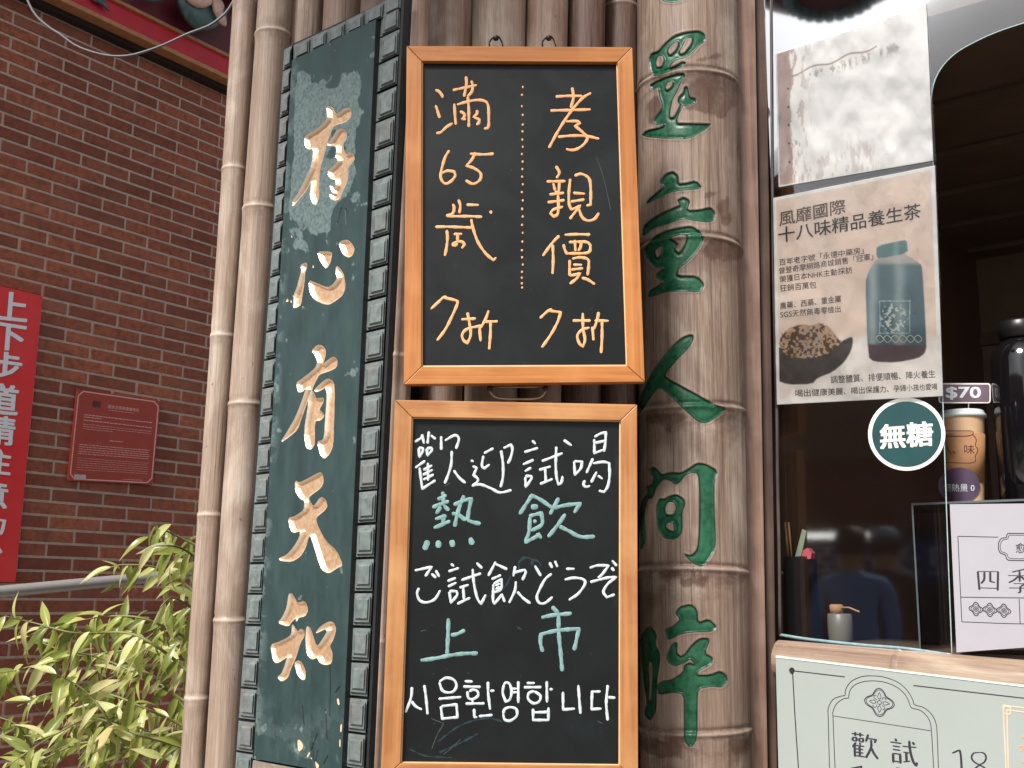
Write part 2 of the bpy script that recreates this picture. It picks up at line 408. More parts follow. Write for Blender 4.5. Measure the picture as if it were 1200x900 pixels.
# temple eave over the wall: fascia with gilt mouldings
eave = empty('temple_eave', WALL.W(0, z_top), 'red temple eave with gilt mouldings running along the top of the brick wall', 'eave')
RED = simple('red_lacquer', C(190,24,44), .4, .5, var=.1, scale=12); GILT = simple('gilt_moulding', C(176,122,84), .45, .5, var=.15, scale=30)
MAROON = simple('maroon_board', C(92,18,34), .5, .5, var=.2, scale=9)
EO = .10
def ez(px, py, o): return WALL.uz(px, py, o)[1]
uE0 = uL; uE1 = WALL.uz(284, 100, EO)[0]
zA = ez(268, 95, EO); zB = ez(268, 90, EO); zC = ez(268, 69, EO); zD = zC+.016
m = MB(); m.pbox(WALL, uE0, uE1, zA, zB, .01, EO+.012); m.build('lower_moulding', GILT, eave, bevel=.003)
m = MB(); m.pbox(WALL, uE0, uE1, zA-.022, zA, .004, EO*.5); m.build('painted_shadow_strip', simple('shadow_black', C(34,24,22), .8), eave)  # dark strip added in place of the shadow beneath the moulding
m = MB(); m.pbox(WALL, uE0, uE1, zB, zC, .005, EO); m.build('fascia_board', RED, eave)
m = MB(); m.pbox(WALL, uE0, uE1, zC, zD, .01, EO+.016); m.build('upper_moulding', GILT, eave, bevel=.003)
m = MB(); m.pbox(WALL, uE0, uE1, zD, zD+.26, .0, EO+.004); m.pbox(WALL, uE0, uE1-.02, zD+.26, zD+.28, -.2, .3); m.build('soffit_board', MAROON, eave)
TEALGL = simple('teal_glaze', C(66,96,98), .35, .6, var=.3, scale=40, bump=.4); PINKGL = simple('pink_white_glaze', C(214,178,162), .4, .5, var=.2, scale=50, bump=.4)
def relief(name, px, mat, off, t, parent):
    fr = [WALL.P(x, y, off) for x, y in px]; c = sum(fr, Vector())/len(fr); g = MB(); n = len(fr)
    top = [c+(p-c)*.72+WALL.n*t for p in fr]; bk = [p-WALL.n*t for p in fr]
    g.add(bk+fr+top, [tuple(range(n))[::-1], tuple(range(2*n, 3*n))]+[(i,(i+1)%n,n+(i+1)%n,n+i) for i in range(n)]+[(n+i,n+(i+1)%n,2*n+(i+1)%n,2*n+i) for i in range(n)])
    return g.build(name, mat, parent, smooth=True)
orn = empty('eave_ornament', WALL.P(240, 10, .2), 'teal glazed scroll ornament with pink and white leaves at the corner of the temple eave', 'ornament')
relief('scroll', roundpoly([(208,-8),(212,8),(218,20),(228,31),(240,36),(252,33),(260,27),(266,30),(266,16),(262,4),(258,-10)]), TEALGL, .19, .02, orn)
relief('leaf', roundpoly([(217,-6),(222,2),(231,8),(241,9),(249,5),(250,-6)]), PINKGL, .225, .012, orn)
relief('leaf', roundpoly([(249,-4),(250,10),(254,19),(259,28),(266,31),(264,22),(260,14),(263,6),(258,-3)]), PINKGL, .23, .010, orn)
relief('scroll', roundpoly([(106,-6),(110,1),(118,4),(123,9),(129,13),(124,4),(120,-6)]), TEALGL, .12, .006, orn)
relief('scroll', roundpoly([(166,-6),(172,1),(182,2),(194,0),(198,-6)]), TEALGL, .17, .015, orn)

cable = MB(); pts = [(20,-30),(38,12),(55,30),(70,40),(88,53),(105,60),(122,64.5),(137,66),(152,65),(168,61),(192,52.5),(219,40),(245,30),(259,20),(268,10.5),(285,-20)]
cp = [at(x, y, 3.3+.0*i) for i, (x, y) in enumerate(smooth_path(pts, 5))]; cable.tube(cp, .0042, 8)
tag(cable.build('overhead_cable', simple('cable_grey', C(96,94,98), .5, .5, bump=0), smooth=True), 'thin grey cable sagging in front of the red eave and brick wall', 'cable')

# red banner sign
WHITEP = simple('white_paint', C(214,218,226), .5, .4, var=.04, scale=90, bump=.05)
bn = empty('banner_sign', WALL.P(10, 510, .03), 'tall red sign with white writing at the left edge of the brick wall', 'sign')
m = MB(); m.qbox(WALL, [(-47,324),(50,347),(18,682),(-74,681)], .012, .03)
rs = NM('red_sign_board'); f = rs.noise(rs.mapped((1,1,1)), 4, 4); rs.col(rs.mix(rs.rng(f, .35, .75), C(208,26,30), C(212,52,54))); REDS = rs.set(Roughness=.45)
m.build('board', REDS, bn)
for ch, top, bot, rx, wd_ in (('上',346,377,33,38),('下',383,412,30.5,40),('步',416,446,26,40),('道',453,487,22,38),('請',490,522,18,38),('注',529,557,13.5,38),('意',566,597,9.5,38),('勿',606,627,7,34)):
    sl = .20
    text('lettering', ch, [(rx-wd_, top-wd_*.16),(rx, top),(rx-2.4, bot),(rx-wd_-2.4, bot-wd_*.1)], WALL, .0308, WHITEP, bn, bold=.03)
strokes('lettering', [[(-6,640),(-2,643),(2,648)]], 3.5, WALL, .0306, WHITEP, bn)

# brown information plaque
ip = empty('information_plaque', WALL.P(133, 512, .02), 'square brown-red heritage plaque with clipped corners and pale fine print on the brick wall', 'plaque')
PQ = [(91,456),(188,470),(179,568),(80,563)]
def cutc(q, k):
    out = []
    for i in range(4):
        p, a, b = np.array(q[i]), np.array(q[i-1]), np.array(q[(i+1)%4]); out += [tuple(p+(a-p)*k), tuple(p+(b-p)*k)]
    return out
m = MB(); m.qbox(WALL, PQ, .006, .017); 
PLM = simple('plaque_metal', C(150,50,36), .5, .5, var=.06, scale=8, bump=0); m.build('backing_plate', PLM, ip)
ring = cutc([(92.5,458),(186,471.5),(177.5,566),(82,561)], .055)
PALE = simple('pale_pink_print', C(206,150,146), .5, .4, bump=0, var=.03)
strokes('border_line', [ring+[ring[0]]], 1.5, WALL, .0172, PALE, ip, hgt=.0002, rnd=False, vary=0, corner=20)
fq = homog(PQ)
def qline(u0, v, u1, n=18): return [fq(u0+(u1-u0)*i/n, v) for i in range(n+1)]
def finerow(v, u0, u1, h, seed):
    r = random.Random(seed); out = []; u = u0
    while u < u1-.01:
        w = r.uniform(.018, .05); out.append(([fq(u, v), fq(min(u+w, u1), v+r.uniform(-.002,.002))], h)); u += w+.006
    return out
rows = []
for v, u0, u1, h in ((.075,.42,.44,2.5),): pass
for k, v in enumerate((.27,.295,.33)): rows += finerow(v, .1, .92 if k != 1 else .3, 1.0, k)
for k, v in enumerate((.375,.40,.425)): rows += finerow(v, .1, .92 if k < 2 else .45, .6, k+9)
for k, v in enumerate((.60,.625,.65,.675,.70)): rows += finerow(v, .08, .92, .8, k+20)
for k, v in enumerate((.75,.775,.80,.825,.85,.875)): rows += finerow(v, .08, .92, .45, k+30)
rows += finerow(.185, .38, .68, .6, 55)+finerow(.53, .42, .58, 1.0, 56)+finerow(.955, .62, .86, .6, 57)
tag(strokes('fine_print', rows, 1, WALL, .0172, PALE, ip, hgt=.0001, rnd=False), kind='stuff')
text('lettering', '歷史沿革與建築特色', [fq(.36,.125), fq(.74,.125), fq(.74,.165), fq(.36,.165)], WALL, .0174, PALE, ip, bold=.02)
m = MB(); m.qbox(WALL, [fq(.06,.93), fq(.19,.93), fq(.19,.975), fq(.06,.975)], .016, .0176); m.build('emblem', simple('silver_sticker', C(170,160,160), .4, bump=0), ip)
m = MB(); m.qbox(WALL, [fq(.18,.10), fq(.27,.10), fq(.27,.17), fq(.18,.17)], .016, .0176); m.build('emblem', simple('dark_seal', C(78,24,22), .5, bump=.0), ip)

# handrail
STEEL = simple('brushed_steel', C(176,172,168), .38, .6, metal=.45, var=.06, scale=60, bump=.05)
hr = empty('handrail', at(100, 690, 3.55), 'grey metal tube handrail running in front of the brick wall behind the shrub', 'handrail')
m = MB(); a, b = at(-160, 709, 3.2), at(330, 662, 4.3); m.tube([a.lerp(b, t/10) for t in range(11)], .019, 14); m.build('rail', STEEL, hr, smooth=True)
for t in (.02, .97):
    m = MB(); p = a.lerp(b, t); m.tube([(p.x, p.y, 0), (p.x, p.y, p.z)], .016, 12); m.build('post', STEEL, hr, smooth=True)

# ================================================================== bamboo poles
def pole(xa0, xb0, xa9, xb9, depth, nodes, mat, label, seed, name='bamboo_pole', lean=0):
    top = at((xa0+xb0)/2, 0, depth); bot = at((xa9+xb9)/2, 900, depth+lean)
    rt = (xb0-xa0)/2/F*(top-CAM).dot(Fw); rb = (xb9-xa9)/2/F*(bot-CAM).dot(Fw)
    ax = (bot-top).normalized(); zt_, zb = top.z, bot.z
    A = lambda z: top + (bot-top)*((zt_-z)/(zt_-zb))
    R = lambda z: rt + (rb-rt)*((zt_-z)/(zt_-zb))
    nz = []
    for py in nodes:      # z where the axis projects on py
        lo, hi = -1, 5
        for _ in range(40):
            mid = (lo+hi)/2; y = proj(np.array([tuple(A(mid))]))[1][0]
            if y > py: lo = mid
            else: hi = mid
        nz.append(lo)
    sp = np.mean(np.diff(sorted(nz))) if len(nz) > 1 else .32
    z = min(nz)-sp if nz else .3
    while z > .1: nz.append(z); z -= sp
    z = max(nz)+sp
    while z < 3.3: nz.append(z); z += sp
    zs = sorted(set([round(x, 5) for x in np.arange(.02, 3.35, .03)] + [round(n+d, 5) for n in nz for d in (-.02,-.012,-.008,-.005,-.003,-.001,.001,.003,.006,.010,.016)]))
    n = 30; V = []; nd = []; nl = []; r_ = random.Random(seed)
    ph = [r_.uniform(0, 6) for _ in range(4)]
    for z in zs:
        k = min(nz, key=lambda q: abs(q-z)); dz = z-k
        c = A(z) + Vector((.0015*math.sin(z*3+ph[0]), .002*math.sin(z*2.3+ph[1]), 0))
        rr = R(z)*(1+.05*math.exp(-((dz+.0)/.0045)**2)-.035*math.exp(-((dz-.009)/.004)**2)+.018*math.exp(-((dz+.01)/.008)**2)+.012*math.exp(-(dz/.03)**2))
        for i in range(n):
            a = 2*math.pi*i/n; V.append((c.x+rr*(1+.01*math.sin(2*a+ph[2]))*math.sin(a), c.y-rr*math.cos(a), c.z+.0))
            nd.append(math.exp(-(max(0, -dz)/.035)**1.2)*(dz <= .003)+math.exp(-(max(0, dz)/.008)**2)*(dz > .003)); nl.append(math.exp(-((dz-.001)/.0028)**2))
    Q = gridfaces(len(zs), n); Q2 = np.array([(i*n+n-1, i*n+2*n-1, i*n+n, i*n) for i in range(len(zs)-1)]); Q = np.concatenate([Q, Q2])[:, ::-1]
    V = np.array(V); org = V.mean(0)*0+np.array([A(0).x, A(0).y, 0])
    o = fastmesh(name, V-org, Q, mat, None, {'node': np.array(nd), 'nodelight': np.array(nl)}); o.location = org
    tag(o, label, 'bamboo pole', 'bamboo poles cladding the shop front'); return o
pole(274,302,212,240, 2.30, [4,200,395,604,818], BAM_PALE, 'pale grey bamboo pole, outermost on the left beside the brick wall', 1)
pole(302,343,240,279, 2.27, [43,247,475,727], BAM_PALE, 'pale bamboo pole between the outermost pole and the carved plaque', 2)
pole(341,382,292,331, 2.30, [-30,180,380,590,800], BAM_PALE, 'light bamboo pole rising above the top left corner of the carved plaque', 3)
pole(380,428,330,372, 2.24, [-60,150,350,560,760], BAM_PINK, 'pinkish bamboo pole rising above the middle of the carved plaque', 4)
pole(424,476,372,432, 2.15, [-10,190,400,600,810], BAM_PINK, 'brownish bamboo pole above the top right corner of the carved plaque', 5)
pole(474,505,430,460, 1.985, [-70,118,419,752], BAM_PINK, 'narrow brown bamboo pole in the gap between the carved plaque and the chalkboards', 6)
pole(504,554,478,530, 2.08, [-40,180,380,560,780], BAM_PINK, 'pinkish bamboo pole above the left part of the upper chalkboard', 7)
pole(553,617,530,596, 2.09, [-90,130,330,540,760], BAM_PALE, 'pale streaked bamboo pole behind the left hook of the upper chalkboard', 8)
pole(617,667,596,648, 2.10, [-50,160,360,575,790], BAM_PINK, 'grey brown bamboo pole behind the right hook of the upper chalkboard', 9)
pole(666,710,650,698, 2.13, [-20,170,390,590,800], BAM_DARK, 'brown bamboo pole above the right part of the upper chalkboard', 10)
pole(708,748,698,742, 2.19, [12,210,410,620,830], BAM_DARK, 'dark shaded bamboo pole right beside the thick lettered bamboo', 11)
post = empty('window_post', at(895, 900, 2.16), 'window post of one light and one dark brown wooden slat, right of the lettered bamboo', 'post'); post.location.z = 0
def slat(x0a, x1a, x0b, x1b, y, thick, mat, label):
    pl = Plane((0, y, 1.6), (1, 0)); g = MB(); g.qbox(pl, [(x0a+(x0a-x0b)*.44, -400), (x1a+(x1a-x1b)*.44, -400), (x1b+(x1b-x1a)*.83, 1650), (x0b+(x0b-x0a)*.83, 1650)], -thick, 0)
    tag(g.build('wooden_slat', mat, post, bevel=.0015), label)
# dark wall the poles are fixed to
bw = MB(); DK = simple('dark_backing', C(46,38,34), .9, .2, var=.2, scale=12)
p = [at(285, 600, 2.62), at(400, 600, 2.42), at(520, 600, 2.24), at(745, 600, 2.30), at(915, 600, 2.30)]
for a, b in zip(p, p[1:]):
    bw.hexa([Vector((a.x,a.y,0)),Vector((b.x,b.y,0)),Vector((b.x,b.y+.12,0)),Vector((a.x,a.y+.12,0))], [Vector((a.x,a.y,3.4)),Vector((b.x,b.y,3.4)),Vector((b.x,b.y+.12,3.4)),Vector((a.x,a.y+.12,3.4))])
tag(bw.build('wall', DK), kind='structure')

slat(860,885,876,900, 2.15, .05, wood('slat_light', C(136,108,92), C(98,74,62), C(158,132,116)), 'light brown wooden slat')
slat(885.5,898,900.5,911, 2.165, .05, wood('slat_dark', C(92,72,60), C(62,46,40), C(112,90,78)), 'dark brown wooden slat')
# ================================================================== thick lettered bamboo
GREEN_POLYS = [zt(745,0,5,[
 [(75,345),(90,312),(130,300),(160,262),(220,210),(290,187),(370,178),(405,198),(412,238),(375,265),(330,315),(285,340),(235,350),(205,380),(200,400),(230,385),(275,358),(300,370),(255,400),(180,425),(115,450),(85,425)],
 [(115,370),(130,330),(155,325),(165,355),(150,390),(125,395)],[(185,300),(205,265),(245,240),(250,260),(235,295),(200,325)],[(255,300),(275,270),(295,225),(335,220),(325,260),(285,310),(262,318)],
 [(80,500),(110,480),(165,455),(245,430),(285,430),(290,450),(265,480),(245,530),(215,580),(200,650),(200,690),(225,686),(262,612),(245,600),(250,570),(280,540),(285,510),(305,505),(315,570),(350,575),(355,600),(300,625),(276,615),(232,722),(300,722),(445,725),(430,745),(320,815),(200,815),(30,800),(60,765),(150,745),(165,725),(110,735),(105,700),(150,640),(150,600),(135,560),(130,510),(95,530)],
 [(170,510),(190,480),(220,480),(210,510),(180,530)]]),
 zt(745,-40,5,[[(150,205),(120,120),(200,60),(300,90),(290,195),(250,212),(200,216)]]),
 zt(745,190,5.29,[
 [(145,125),(180,75),(230,55),(265,85),(265,135),(310,130),(375,115),(415,160),(370,170),(280,175),(210,190),(140,225),(60,265),(75,235),(140,180),(170,155)],
 [(255,235),(300,215),(340,240),(315,300),(400,295),(465,278),(495,310),(490,360),(450,375),(370,365),(290,350),(200,385),(110,410),(40,470),(45,400),(100,350),(170,310),(240,280),(275,265)],
 [(50,545),(80,500),(130,450),(200,420),(280,405),(345,395),(400,430),(425,475),(390,545),(320,620),(265,660),(255,705),(380,705),(430,760),(400,808),(300,800),(180,805),(75,845),(80,800),(130,770),(170,740),(120,720),(130,690),(175,650),(120,660),(70,610)],
 [(210,470),(280,445),(320,460),(300,520),(270,565),(240,540),(265,510),(240,490)],[(115,545),(160,520),(155,570),(130,600)]]),
 zt(745,380,6.92,[[(465,85),(470,120),(430,195),(330,290),(240,400),(240,430),(350,490),(500,570),(640,650),(740,680),(690,735),(580,805),(510,795),(400,700),(300,600),(185,505),(140,560),(40,720),(10,700),(40,580),(120,400),(200,290),(290,180),(370,110),(430,85)]]),
 zt(745,530,6,[
 [(95,130),(120,100),(150,120),(180,160),(240,140),(320,145),(380,110),(430,75),(490,80),(580,130),(555,200),(555,400),(565,600),(560,680),(510,770),(460,805),(400,780),(330,710),(390,730),(435,680),(445,560),(450,300),(440,150),(390,145),(350,160),(310,210),(280,232),(230,195),(190,190),(140,250),(120,320),(80,330),(60,420),(70,620),(40,690),(15,650),(25,420),(40,340),(80,290),(70,240),(110,230),(120,190)],
 [(140,380),(165,325),(200,330),(240,305),(290,295),(340,330),(348,370),(325,420),(330,560),(280,615),(190,605),(150,540)],[(205,390),(225,350),(270,350),(285,400),(265,440),(210,440)],[(205,520),(230,490),(265,500),(270,560),(235,550)]]),
 zt(745,690,4.5,[
 [(150,215),(200,195),(235,160),(205,130),(230,95),(290,80),(325,110),(330,180),(385,158),(430,200),(405,228),(300,230),(230,240),(175,270),(155,250)],
 [(190,290),(220,280),(215,340),(245,360),(300,290),(340,260),(385,260),(390,280),(365,340),(410,365),(400,400),(340,430),(320,455),(390,455),(445,432),(480,455),(488,490),(455,522),(400,515),(330,530),(325,600),(325,790),(290,845),(255,800),(255,700),(255,560),(200,545),(120,560),(105,510),(140,485),(190,480),(250,440),(255,400),(285,390),(310,400),(290,370),(250,395),(200,410),(160,380),(165,340)],
 [(20,250),(70,190),(110,240),(100,290),(130,350),(108,500),(108,640),(75,700),(40,660),(60,600),(40,500),(30,350)],[(62,390),(88,380),(84,560),(66,600),(72,500)]])]
bigm = bamboo('thick_bamboo', C(158,138,122), C(110,88,76), C(192,176,160), streak=.75, spots=.35, node_dark=.8, node_band=C(70,42,32))
col_in = bigm.b.inputs['Base Color'].links[0].from_socket
col_in = bigm.mix(bigm.math('MULTIPLY', bigm.attr('stain').outputs['Fac'], .8), col_in, C(74,46,36)); pa = bigm.attr('paint').outputs['Fac']; gn = bigm.noise(bigm.mapped((1,1,1)), 60, 6, .65)
gcol = bigm.mix(bigm.rng(gn, .35, .7), C(22,72,50), C(42,104,72)); gb = bigm.noise(bigm.mapped((1,1,.4)), 14, 4); gcol = bigm.mix(bigm.rng(gb, .64, .85, 0, .35), gcol, C(120,160,138))
c2 = bigm.mix(bigm.rng(pa, .35, .65), col_in, gcol); ed = bigm.math('MULTIPLY', bigm.attr('groove').outputs['Fac'], .8); bigm.col(bigm.mix(ed, c2, C(22,30,26)))  # groove tint paints shade into the edges of the carved characters
bigm.set(Roughness=bigm.mix(pa, (.5,.5,.5), bigm.mix(bigm.rng(gn, .4, .6), (.22,.22,.22), (.45,.45,.45)))); BIG = bigm.m
big = empty('lettered_bamboo', at(815, 900, 2.165)*1, 'thick brown bamboo trunk carved with large green painted characters right of the chalkboards', 'bamboo trunk'); big.location.z = 0
tA, tB = at(804.5, 0, 2.165), at(815, 900, 2.165)
RZ0, RZ9 = 57.5/F*(tA-CAM).dot(Fw), 64.5/F*(tB-CAM).dot(Fw)
def bigaxis(z): k = (tA.z-z)/(tA.z-tB.z); return k
BN = [82,279,475,668,861]; bnz = []
for py in BN:
    lo, hi = 0, 4
    for _ in range(40):
        mid = (lo+hi)/2; k = bigaxis(mid); q = np.array(tA)*(1-k)+np.array(tB)*k; q[1] -= .1
        if proj(q[None])[1][0] > py: lo = mid
        else: hi = mid
    bnz.append(lo)
def bigshell(phs, zs):
    PHI, Z = np.meshgrid(phs, zs); k = bigaxis(Z); ax = tA.x*(1-k)+tB.x*k; ay = tA.y*(1-k)+tB.y*k; R = RZ0*(1-k)+RZ9*k
    dz = np.full(Z.shape, 9.)
    for b in bnz+[bnz[-1]-(bnz[0]-bnz[-1])/4*j for j in (1,2,3,4,5)]+[bnz[0]+(bnz[0]-bnz[-1])/4*j for j in (1,2)]:
        d = Z-(b+.0025*np.sin(PHI*1.5+b*9)); dz = np.where(np.abs(d) < np.abs(dz), d, dz)
    R = R*(1+.028*np.exp(-(dz/.0045)**2)-.022*np.exp(-((dz-.008)/.004)**2)+.012*np.exp(-(dz/.02)**2))
    return PHI, Z, ax, ay, R, dz
phs = np.radians(np.linspace(-98, 98, 235)); zs = np.linspace(proj_z0 if False else at(815, 935, 2.06).z, at(805, -35, 2.06).z, 1290)
PHI, Z, ax, ay, R, dz = bigshell(phs, zs)
V = np.stack([ax+R*np.sin(PHI), ay-R*np.cos(PHI), Z], -1).reshape(-1, 3); X, Y = proj(V)
S = [sdf(X, Y, p) for p in GREEN_POLYS]; SM = np.max(S, 0); who = np.argmax(S, 0)
sm = lambda x, a, b: (lambda t: t*t*(3-2*t))(np.clip((x-a)/(b-a), 0, 1))
dep = .0030*sm(SM, -.4, 1.6)*(1-.25*sm(SM, 2, 6)) - .0006*sm(SM, -3.2, -1.2)*(1-sm(SM, -1.2, -.1))
Rn = R.reshape(-1)-dep
V = np.stack([ax.reshape(-1)+Rn*np.sin(PHI.reshape(-1)), ay.reshape(-1)-Rn*np.cos(PHI.reshape(-1)), Z.reshape(-1)], -1)
STAINS = [[(822,86),(852,82),(869,95),(862,125),(848,142),(820,130),(800,128),(806,100)],[(832,276),(875,286),(875,306),(835,308),(822,296)],[(752,484),(800,482),(808,490),(790,500),(784,508),(776,498),(756,496)],[(793,678),(830,674),(826,692),(812,686),(800,692)],[(748,862),(800,868),(800,892),(752,886)],[(758,112),(790,104),(782,140),(758,150)],[(840,235),(856,228),(858,264),(846,270)],[(812,68),(846,60),(848,68),(815,76)],[(826,224),(842,222),(842,230),(826,234)],[(862,150),(872,150),(874,230),(866,236)],[(852,866),(878,862),(878,884),(856,886)]]
ST_ = np.max([sdf(X, Y, [p]) for p in STAINS], 0)+9*(vnoise(X, Y*.7, 9, 51)-.55)+4*(vnoise(X*3, Y*.6, 8, 52)-.5); stain = sm(ST_, -1, 3)*(.55+.45*vnoise(X, Y, 5, 53))
node = (np.exp(-(np.maximum(0, -dz)/.06)**1.6)*(dz <= .003)+np.exp(-(np.maximum(0, dz)/.012)**2)*(dz > .003)).reshape(-1)
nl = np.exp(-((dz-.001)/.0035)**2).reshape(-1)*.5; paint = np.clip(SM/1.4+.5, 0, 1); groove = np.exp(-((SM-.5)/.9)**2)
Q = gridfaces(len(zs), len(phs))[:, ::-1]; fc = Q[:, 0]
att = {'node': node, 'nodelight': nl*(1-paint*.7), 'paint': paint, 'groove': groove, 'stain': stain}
fi = (SM[fc] > .2)
fastmesh('culm', V, Q[~fi], BIG, big, att)
for i in range(len(GREEN_POLYS)):
    q = Q[fi & (who[fc] == i)]
    if len(q): fastmesh('carved_character', V, q, BIG, big, att)
zc = np.concatenate([np.linspace(.02, zs[0], 60), np.linspace(zs[0]+.001, zs[-1]-.001, 40), np.linspace(zs[-1], 3.35, 24)]); ph2 = np.radians(np.linspace(-180, 180, 49))
PHI, Z, ax, ay, R, dz = bigshell(ph2, zc); inn = (Z > zs[0]) & (Z < zs[-1]) & (np.abs(PHI) < np.radians(96)); R = np.where(inn, R-.006, R)
V2 = np.stack([ax+R*np.sin(PHI), ay-R*np.cos(PHI), Z], -1).reshape(-1, 3); zz = np.zeros(len(V2))
fastmesh('culm', V2, gridfaces(len(zc), 49)[:, ::-1], BIG, big, {'node': np.exp(-(dz/.02)**2).reshape(-1), 'nodelight': zz, 'paint': zz, 'groove': zz})

# ================================================================== carved plaque with gilt characters
pm = NM('plaque_paint'); a = pm.noise(pm.mapped((1,1,.35), False), 26, 6, .65); b = pm.noise(pm.mapped((1,1,.5), False), 7, 5, .6, .6); c = pm.noise(pm.mapped((1,1,1), False), 130, 5, .7)
col = pm.mix(pm.rng(a, .3, .7), C(34,52,52), C(48,70,70)); wr = pm.attr('wear').outputs['Fac']
wcol = pm.mix(pm.rng(c, .35, .65), C(74,92,92), C(112,128,126)); col = pm.mix(pm.math('MULTIPLY', wr, pm.rng(c, .1, .5, .6, 1)), col, wcol)
col = pm.mix(pm.rng(b, .62, .72, 0, .45), col, C(88,112,112)); col = pm.mix(pm.math('MULTIPLY', pm.attr('crack').outputs['Fac'], 1), col, C(18,24,24))
gc = pm.mix(pm.rng(c, .3, .7), C(206,156,112), C(238,206,172)); gc = pm.mix(pm.math('MULTIPLY', pm.attr('rim').outputs['Fac'], .85), gc, C(252,240,222)); gp = pm.rng(pm.attr('paint').outputs['Fac'], .35, .65); col = pm.mix(gp, col, gc)  # rim paints the bright highlight of the cut edges into the gilding
chip = pm.rng(pm.attr('chip').outputs['Fac'], .35, .65); col = pm.mix(chip, col, C(222,188,158)); pm.col(col)
pm.set(Roughness=pm.mix(gp, pm.mix(pm.rng(a, .3, .7), (.4,.4,.4), (.6,.6,.6)), (.3,.3,.3)), Metallic=pm.math('MULTIPLY', gp, .6))
pm.bump(pm.math('ADD', a, pm.math('MULTIPLY', c, .5)), .3, .0012); PLM2 = pm.m
plq = empty('calligraphy_plaque', PLQ.P(370, 900, 0), 'tall dark teal wooden plaque with gilt carved calligraphy and a studded border', 'plaque')
GOLD = [zt(330,110,6.43,[[(340,95),(375,95),(400,140),(412,155),(470,110),(510,105),(525,140),(515,180),(470,215),(390,235),(370,280),(345,350),(320,440),(290,545),(280,620),(275,700),(280,770),(258,835),(235,825),(215,765),(222,700),(225,650),(180,730),(130,790),(80,850),(85,805),(130,740),(170,660),(215,570),(235,490),(240,410),(200,415),(180,400),(170,340),(185,310),(250,275),(310,225),(345,180),(345,140)],
  [(345,375),(375,340),(410,285),(430,262),(465,262),(488,300),(485,340),(460,368),(462,410),(480,460),(515,440),(540,460),(548,490),(520,522),(495,560),(500,600),(490,660),(462,720),(435,790),(400,802),(368,785),(362,750),(385,745),(362,690),(375,685),(395,712),(410,680),(405,640),(378,642),(350,610),(350,575),(385,548),(430,500),(405,470),(415,430),(412,392),(380,388),(350,388)]]),
 zt(330,270,9,[[(205,365),(225,350),(260,340),(265,380),(240,450),(235,560),(215,680),(200,780),(165,805),(125,815),(130,680),(165,600),(190,500),(210,430)],[(378,225),(500,225),(530,240),(510,340),(470,400),(440,370),(400,300)],
  [(285,525),(370,560),(480,605),(540,575),(590,500),(570,440),(580,370),(620,410),(655,480),(670,600),(640,680),(580,730),(500,780),(440,770),(350,730),(300,660)],[(605,135),(640,105),(700,100),(750,160),(765,200),(740,265),(700,282),(650,250),(625,190)]]),
 zt(320,395,6,[[(272,95),(310,55),(345,60),(370,95),(360,150),(340,200),(380,165),(425,135),(450,160),(445,210),(400,235),(350,250),(320,265),(290,320),(250,420),(200,560),(170,650),(110,700),(50,742),(110,650),(165,550),(210,430),(235,350),(200,385),(175,385),(165,320),(200,295),(260,250),(300,215),(315,170),(295,125)],
  [(272,372),(288,400),(300,435),(350,425),(355,450),(320,510),(345,530),(358,555),(330,585),(295,585),(290,640),(290,750),(265,790),(235,780),(220,700),(225,620),(245,500),(250,430)],[(290,370),(340,320),(385,290),(425,315),(430,400),(425,600),(420,760),(395,820),(360,855),(335,830),(310,735),(350,725),(362,690),(370,560),(380,400),(370,350),(330,375),(300,385)]]),
 zt(310,545,6.667,[[(240,120),(270,140),(350,100),(430,55),(450,70),(460,130),(435,180),(350,240),(340,265),(380,330),(440,245),(475,270),(488,320),(470,350),(395,410),(410,470),(470,590),(560,670),(610,780),(560,805),(500,845),(450,820),(420,740),(390,640),(360,545),(340,560),(320,640),(280,710),(210,755),(120,745),(115,725),(170,705),(230,640),(275,560),(280,510),(220,530),(195,480),(185,415),(240,400),(310,350),(315,275),(280,265),(240,200)]]),
 zt(305,690,7.5,[[(250,45),(275,42),(300,80),(320,125),(385,110),(405,140),(415,190),(390,240),(335,250),(315,290),(315,250),(270,290),(245,330),(155,300),(200,240),(235,160)],
  [(280,310),(300,340),(330,380),(355,350),(385,370),(385,410),(350,470),(310,600),(265,700),(240,780),(185,815),(150,775),(185,750),(215,680),(240,590),(200,620),(140,655),(110,620),(90,490),(160,470),(240,430),(275,400)],
  [(300,650),(330,630),(365,650),(395,730),(390,795),(365,800),(325,750)],[(410,325),(440,350),(480,480),(500,510),(550,440),(590,370),(570,350),(520,375),(485,388),(530,330),(600,288),(640,295),(665,350),(640,440),(605,500),(630,560),(625,650),(580,668),(530,655),(500,600),(450,620),(410,570),(400,480),(400,390)]])]
CHIPS = zt(280,800,8,[[(545,540),(565,530),(600,575),(595,620),(555,650)],[(635,690),(660,640),(665,665),(640,705)],[(665,700),(685,705),(680,720)],[(705,730),(750,770),(745,800),(715,800)],[(915,150),(935,145),(942,210),(925,205)],[(950,390),(965,385),(960,460),(948,465)],[(940,530),(952,530),(950,605),(940,600)],[(808,260),(816,262),(814,290),(808,290)]]) + \
 zt(330,270,9,[[(95,50),(105,55),(115,78),(103,75)],[(60,715),(72,735),(66,755),(40,750)],[(92,735),(105,735),(108,765),(95,760)],[(328,365),(340,370),(338,398),(325,392)],[(118,680),(128,685),(128,700),(120,698)]])
CRACKS = [[(381,832),(382,848),(383,868)],[(385,756),(387,800),(386,840)],[(366,872),(367,890),(370,902)],[(372,860),(364,880)],[(372,880),(369,896)],[(379,896),(384,886)],[(395,262),(398,250),(400,244)],[(406,262),(405,245)],[(386,12),(387,52)],[(354,828),(356,850)],[(393,812),(398,805)]]
